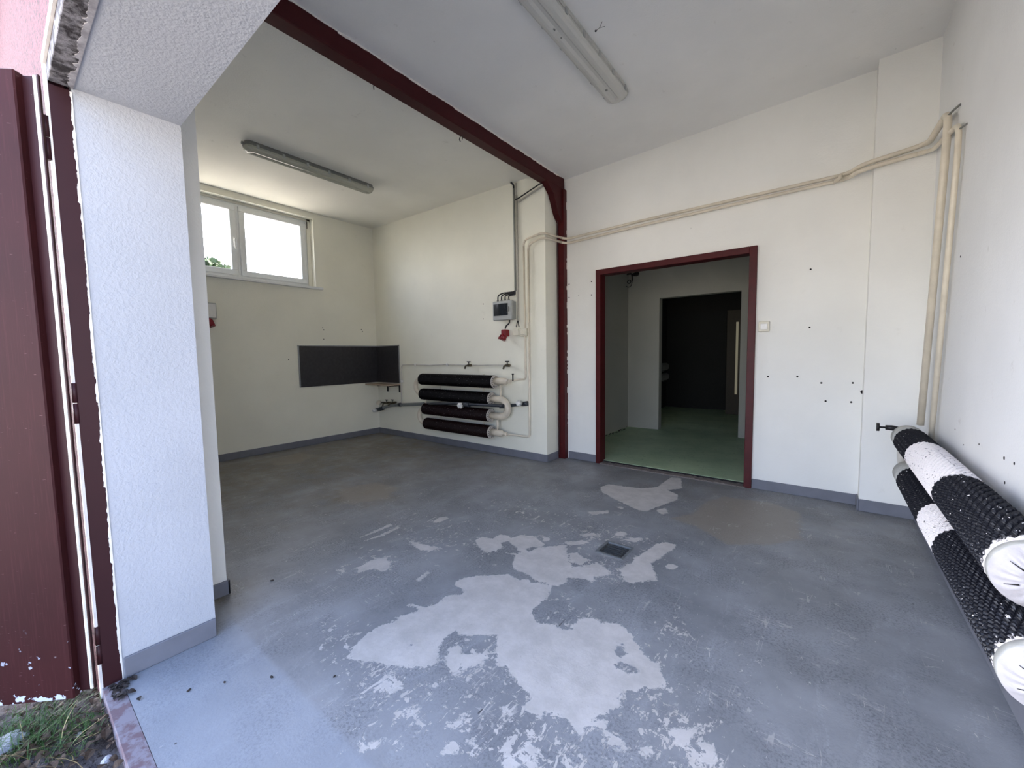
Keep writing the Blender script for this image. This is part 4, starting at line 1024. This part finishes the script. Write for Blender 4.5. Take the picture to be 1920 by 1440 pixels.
# ragged plaster where frame meets the reveal
def ribbon(name, p0, dirv, side, length, wmin, wmax, up, parent, mat, p=2.0):
    bm = bmesh.new(); prev = None; t = 0.0; w = wmin
    while t < length:
        w = min(wmax, max(wmin, w+random.gauss(0, (wmax-wmin)*.22)))
        if random.random() < .05: w = wmax*random.uniform(.6, 1.3)
        a = p0+dirv*t; v = [bm.verts.new(a-side*w), bm.verts.new(a+side*.002), bm.verts.new(a+side*.002+up), bm.verts.new(a-side*w+up)]
        if prev:
            for k in range(4): bm.faces.new((prev[k], v[k], v[(k+1) % 4], prev[(k+1) % 4]))
        else: bm.faces.new(v[::-1])
        prev = v; t += random.uniform(.003, .009)
    bm.faces.new(prev); bmesh.ops.recalc_face_normals(bm, faces=bm.faces[:]); return link_bm(name, bm, mat, parent)
ribbon('plaster_edge', Vector((fx-.001, .229, 0)), Vector((0, 0, 1)), Vector((0, 1, 0)), OZ-.01, .001, .006, Vector((.004, 0, 0)), tr, M['trimwhite'])
ribbon('plaster_edge', Vector((OX0, .232, OZ+.001)), Vector((1, 0, 0)), Vector((0, 1, 0)), OX1-OX0, .002, .014, Vector((0, 0, -.005)), tr, M['head2'])
# door leaf
HX, HY = -2.086, 0.158
lf = thing('garage_door_leaf', (HX, HY, 0), 'maroon steel garage door leaf swung open at the left', 'door')
d = Vector((-2.354+.02, -0.065-.02, 0)) - Vector((-2.110, 0.135, 0)); d.z = 0; d.normalize()
nrm = Vector((d.y, -d.x, 0))
if nrm.dot(Vector((0, 0, 0)) - Vector((HX, HY, 0))) < 0: nrm = -nrm
ORG = Vector((HX, HY, 0))
def leafbox(nm, s0, s1, n0, n1, z0, z1, mat, bev=.002, par=None):
    bm = bmesh.new(); bx(bm, s0, s1, n0, n1, z0, z1, bev)
    Mx = Matrix(((d.x, nrm.x, 0, ORG.x), (d.y, nrm.y, 0, ORG.y), (0, 0, 1, 0), (0, 0, 0, 1)))
    bmesh.ops.transform(bm, matrix=Mx, verts=bm.verts[:]); bmesh.ops.recalc_face_normals(bm, faces=bm.faces[:])
    return link_bm(nm, bm, mat, par or lf)
LZ0, LZ1 = 0.0, 2.175
leafbox('door_panel', .058, 1.27, -.02, .020, LZ0, LZ1, M['leaf'], .004)
leafbox('edge_channel', .018, .060, -.014, -.006, LZ0+.01, LZ1-.005, M['frame'], .002)
leafbox('gasket', .008, .019, -.006, .006, LZ0+.02, LZ1-.008, M['gasket'], .003)
leafbox('edge_strip', .003, .008, -.006, .003, LZ0+.02, LZ1-.004, M['beam_dark'], .001)
for hu, hv in ((88, 257), (142, 755), (185, 1208)):
    c = at(hu, hv, 0, OX0-.004); hz_ = c.z; c.z = 0
    bm = bmesh.new(); tube(bm, [c+Vector((0, 0, hz_-.075)), c+Vector((0, 0, hz_-.003))], .0085, 14); bx(bm, c.x-.002, c.x+.004, c.y, c.y+.022, hz_-.07, hz_-.01); link_bm('hinge', bm, M['frame'], lf)
    bm = bmesh.new(); tube(bm, [c+Vector((0, 0, hz_+.000)), c+Vector((0, 0, hz_+.070))], .0085, 14); link_bm('hinge', bm, M['frame'], lf)
# threshold
struct(box('trim_5', OX0-.02, OX1, 0.172, 0.2243, -.12, -.0006, M['thr'], bev=.0006))
# ------------------------------------------------------------------ outside
bm = bmesh.new(); bx(bm, -90, 90, -70, 90, -.4, -.13); struct(link_bm('ground', bm, M['ground']))
def soil():
    xs = np.arange(-3.2, .6, .02); ys = np.arange(-1.6, .19, .02)
    co = []
    for y in ys:
        for x in xs: co.append((x, y, -.065+.018*mnoise.fractal(Vector((x*5, y*5, 0)), 1, 2, 4)+.006*mnoise.noise(Vector((x*30, y*30, 2)))))
    nx = len(xs); fc = [(j*nx+i, j*nx+i+1, (j+1)*nx+i+1, (j+1)*nx+i) for j in range(len(ys)-1) for i in range(nx-1)]
    me = bpy.data.meshes.new('ground_soil'); me.from_pydata(co, [], fc); me.update(); me.materials.append(M['soil'])
    o = bpy.data.objects.new('ground_soil', me); col.objects.link(o); struct(o)
soil()
# grass tufts
def grass(name, cx_, cy_, n, spread, hmax, mat, label, grp=None):
    bm = bmesh.new()
    for i in range(n):
        a = random.uniform(0, 6.28); r = spread*random.random()**.7
        bx0 = cx_+r*math.cos(a); by0 = cy_+r*math.sin(a); h = hmax*random.uniform(.4, 1); la = random.uniform(0, 6.28); ln = h*random.uniform(.3, 1.1); w = random.uniform(.001, .0022)
        px, py = -math.sin(la)*w, math.cos(la)*w; prev = None
        for k in range(5):
            t = k/4; X = bx0+math.cos(la)*ln*t*t; Y = by0+math.sin(la)*ln*t*t; Z = -.08+h*(t-.35*t*t); ww = (1-t*.9)
            if Y > .165: Y = .165
            v = [bm.verts.new((X-px*ww, Y-py*ww, Z)), bm.verts.new((X+px*ww, Y+py*ww, Z))]
            if prev: bm.faces.new((prev[0], prev[1], v[1], v[0]))
            prev = v
    return tag(link_bm(name, bm, mat), label, 'grass', grp, 'stuff')
grass('grass_tuft', -2.10, -.02, 520, .12, .13, M['grass'], 'green grass tuft under the open garage door')
grass('grass_tuft', -1.98, .09, 220, .10, .10, M['grass'], 'thin green grass beside the door frame foot')
grass('grass_tuft', -2.30, .10, 140, .14, .11, M['grass'], 'grass in the shade behind the open garage door')
grass('dry_straw', -1.95, .05, 26, .2, .16, M['straw'], 'dry straw stalks lying by the threshold')
# leaves, stones
def leaf_obj(loc, s, mat, rot, label=None, first=None, grp='dry leaves at the door foot'):
    if first is None:
        bm = bmesh.new(); n = 6; prev = None
        for i in range(n+1):
            t = i/n; w = .42*math.sin(math.pi*min(1, t*.92+.04)); z = .22*math.sin(math.pi*t)
            v = [bm.verts.new((t-.5, -w, z+.12)), bm.verts.new((t-.5, 0, z)), bm.verts.new((t-.5, w, z+.14))]
            if prev:
                bm.faces.new((prev[0], v[0], v[1], prev[1])); bm.faces.new((prev[1], v[1], v[2], prev[2]))
            prev = v
        o = link_bm('dry_leaf', bm, mat)
    else:
        o = first.copy(); o.data = first.data; col.objects.link(o)
    o.location = loc; o.scale = (s, s, s); o.rotation_euler = rot
    o['label'] = label; o['category'] = 'leaf'; o['group'] = grp; return o
l1 = leaf_obj((-1.95, .13, -.045), .03, M['leafdry'], (.2, .1, 1), 'curled dry brown leaf among the litter at the door frame foot')
l2 = leaf_obj((-2.02, .20, .004), .03, M['leafdark'], (.1, .2, 2), 'dark rotten leaf lying on the floor at the reveal corner', grp='dark leaves on the threshold')
for i in range(200):
    loc = (-2.06+random.gauss(0, .15), min(.16, .07+random.gauss(0, .09)), -.055+random.random()*.02)
    leaf_obj(loc, random.uniform(.012, .034), None, (random.uniform(-.5, .5), random.uniform(-.5, .5), random.uniform(0, 6.28)), l1['label'], l1)
for i in range(34):
    loc = (-2.075+abs(random.gauss(0, .055)), .19+abs(random.gauss(0, .04)), .003)
    leaf_obj(loc, random.uniform(.012, .03), None, (random.uniform(-.3, .3), random.uniform(-.3, .3), random.uniform(0, 6.28)), l2['label'], l2, 'dark leaves on the threshold')
def stone(u, v, s, label):
    p = at(u, v, 2, -.055); bm = bmesh.new(); bmesh.ops.create_icosphere(bm, subdivisions=2, radius=s)
    for q in bm.verts:
        q.co *= 1+.35*mnoise.noise(q.co*(1.2/s)+Vector((u, v, 0))); q.co.z *= .6; q.co.x *= 1.3
    o = link_bm('stone', bm, M['stone']); o.location = p; tag(o, label, 'stone')
stone(200, 1425, .014, 'pale stone near the bottom edge beside the threshold')
stone(20, 1392, .045, 'flat grey stone left of the grass tuft')
stone(147, 1377, .009, 'small round pebble between grass and threshold')
stone(233, 1325, .012, 'white plaster crumb among the leaves at the frame foot')
# floor debris
for (u, v, s, lb_) in ((510, 1088, .010, 'dark crumb on the grey floor near the left pillar'), (421, 1279, .007, 'dark seed on the pale threshold floor'),
                   (354, 1294, .009, 'small dark twig crumb near the white reveal'), (509, 1269, .009, 'dark crumb at the floor joint'), (627, 1268, .007, 'tiny dark crumb left of worn patch')):
    p = at(u, v, 2, 0.003); bm = bmesh.new(); bmesh.ops.create_icosphere(bm, subdivisions=1, radius=s*.6)
    for q in bm.verts: q.co.x *= 1.8; q.co.z *= .5
    o = link_bm('crumb', bm, M['leafdark']); o.location = p; o.rotation_euler = (0, 0, u); tag(o, lb_, 'debris')
# tree beyond the window
tp = at(402, 484, 0, -30.0)
tree = thing('tree', (tp.x, tp.y, -.13), 'leafy tree top outside, low in the left window pane', 'tree')
bm = bmesh.new(); tube(bm, [(tp.x, tp.y, -.2), (tp.x, tp.y, tp.z-1.2)], [.3, .15], 10); link_bm('trunk', bm, M['bark'], tree)
bm = bmesh.new()
for i in range(2600):
    v = Vector((random.gauss(0, 1), random.gauss(0, 1), random.gauss(0, 1))).normalized()*random.uniform(.6, 1)
    c = Vector((tp.x+v.x*2.2, tp.y+v.y*2.6-.6, tp.z-1.9+v.z*1.8)); s = .22
    a = Vector((random.gauss(0, 1), random.gauss(0, 1), random.gauss(0, 1))).normalized()*s; b = Vector((random.gauss(0, 1), random.gauss(0, 1), random.gauss(0, 1))).normalized()*s
    quad(bm, [c-a, c-b, c+a, c+b])
o = link_bm('crown', bm, M['foliage'], tree); o['kind'] = 'stuff'
# pale radiator tubes in the dark store
dk = thing('finned_radiator', (-2.55, 8.0, 0.9), 'pale finned tubes barely visible in the dark room beyond', 'radiator')
for k, z in enumerate((0.93, 0.72)):
    me = finned(.08, 1.6, 0.03, 24, 3, 0.008, 12, .002); me.materials.append(M['greyplastic2'])
    put_mesh('finned_tube', me, None, dk, (-2.69, 7.2, z))
    for yb in (7.4, 8.6): tubo('wall_bracket', [(-2.80, yb, z-.09), (-2.66, yb, z-.09)], .01, M['greyplastic2'], dk, 0, 6)
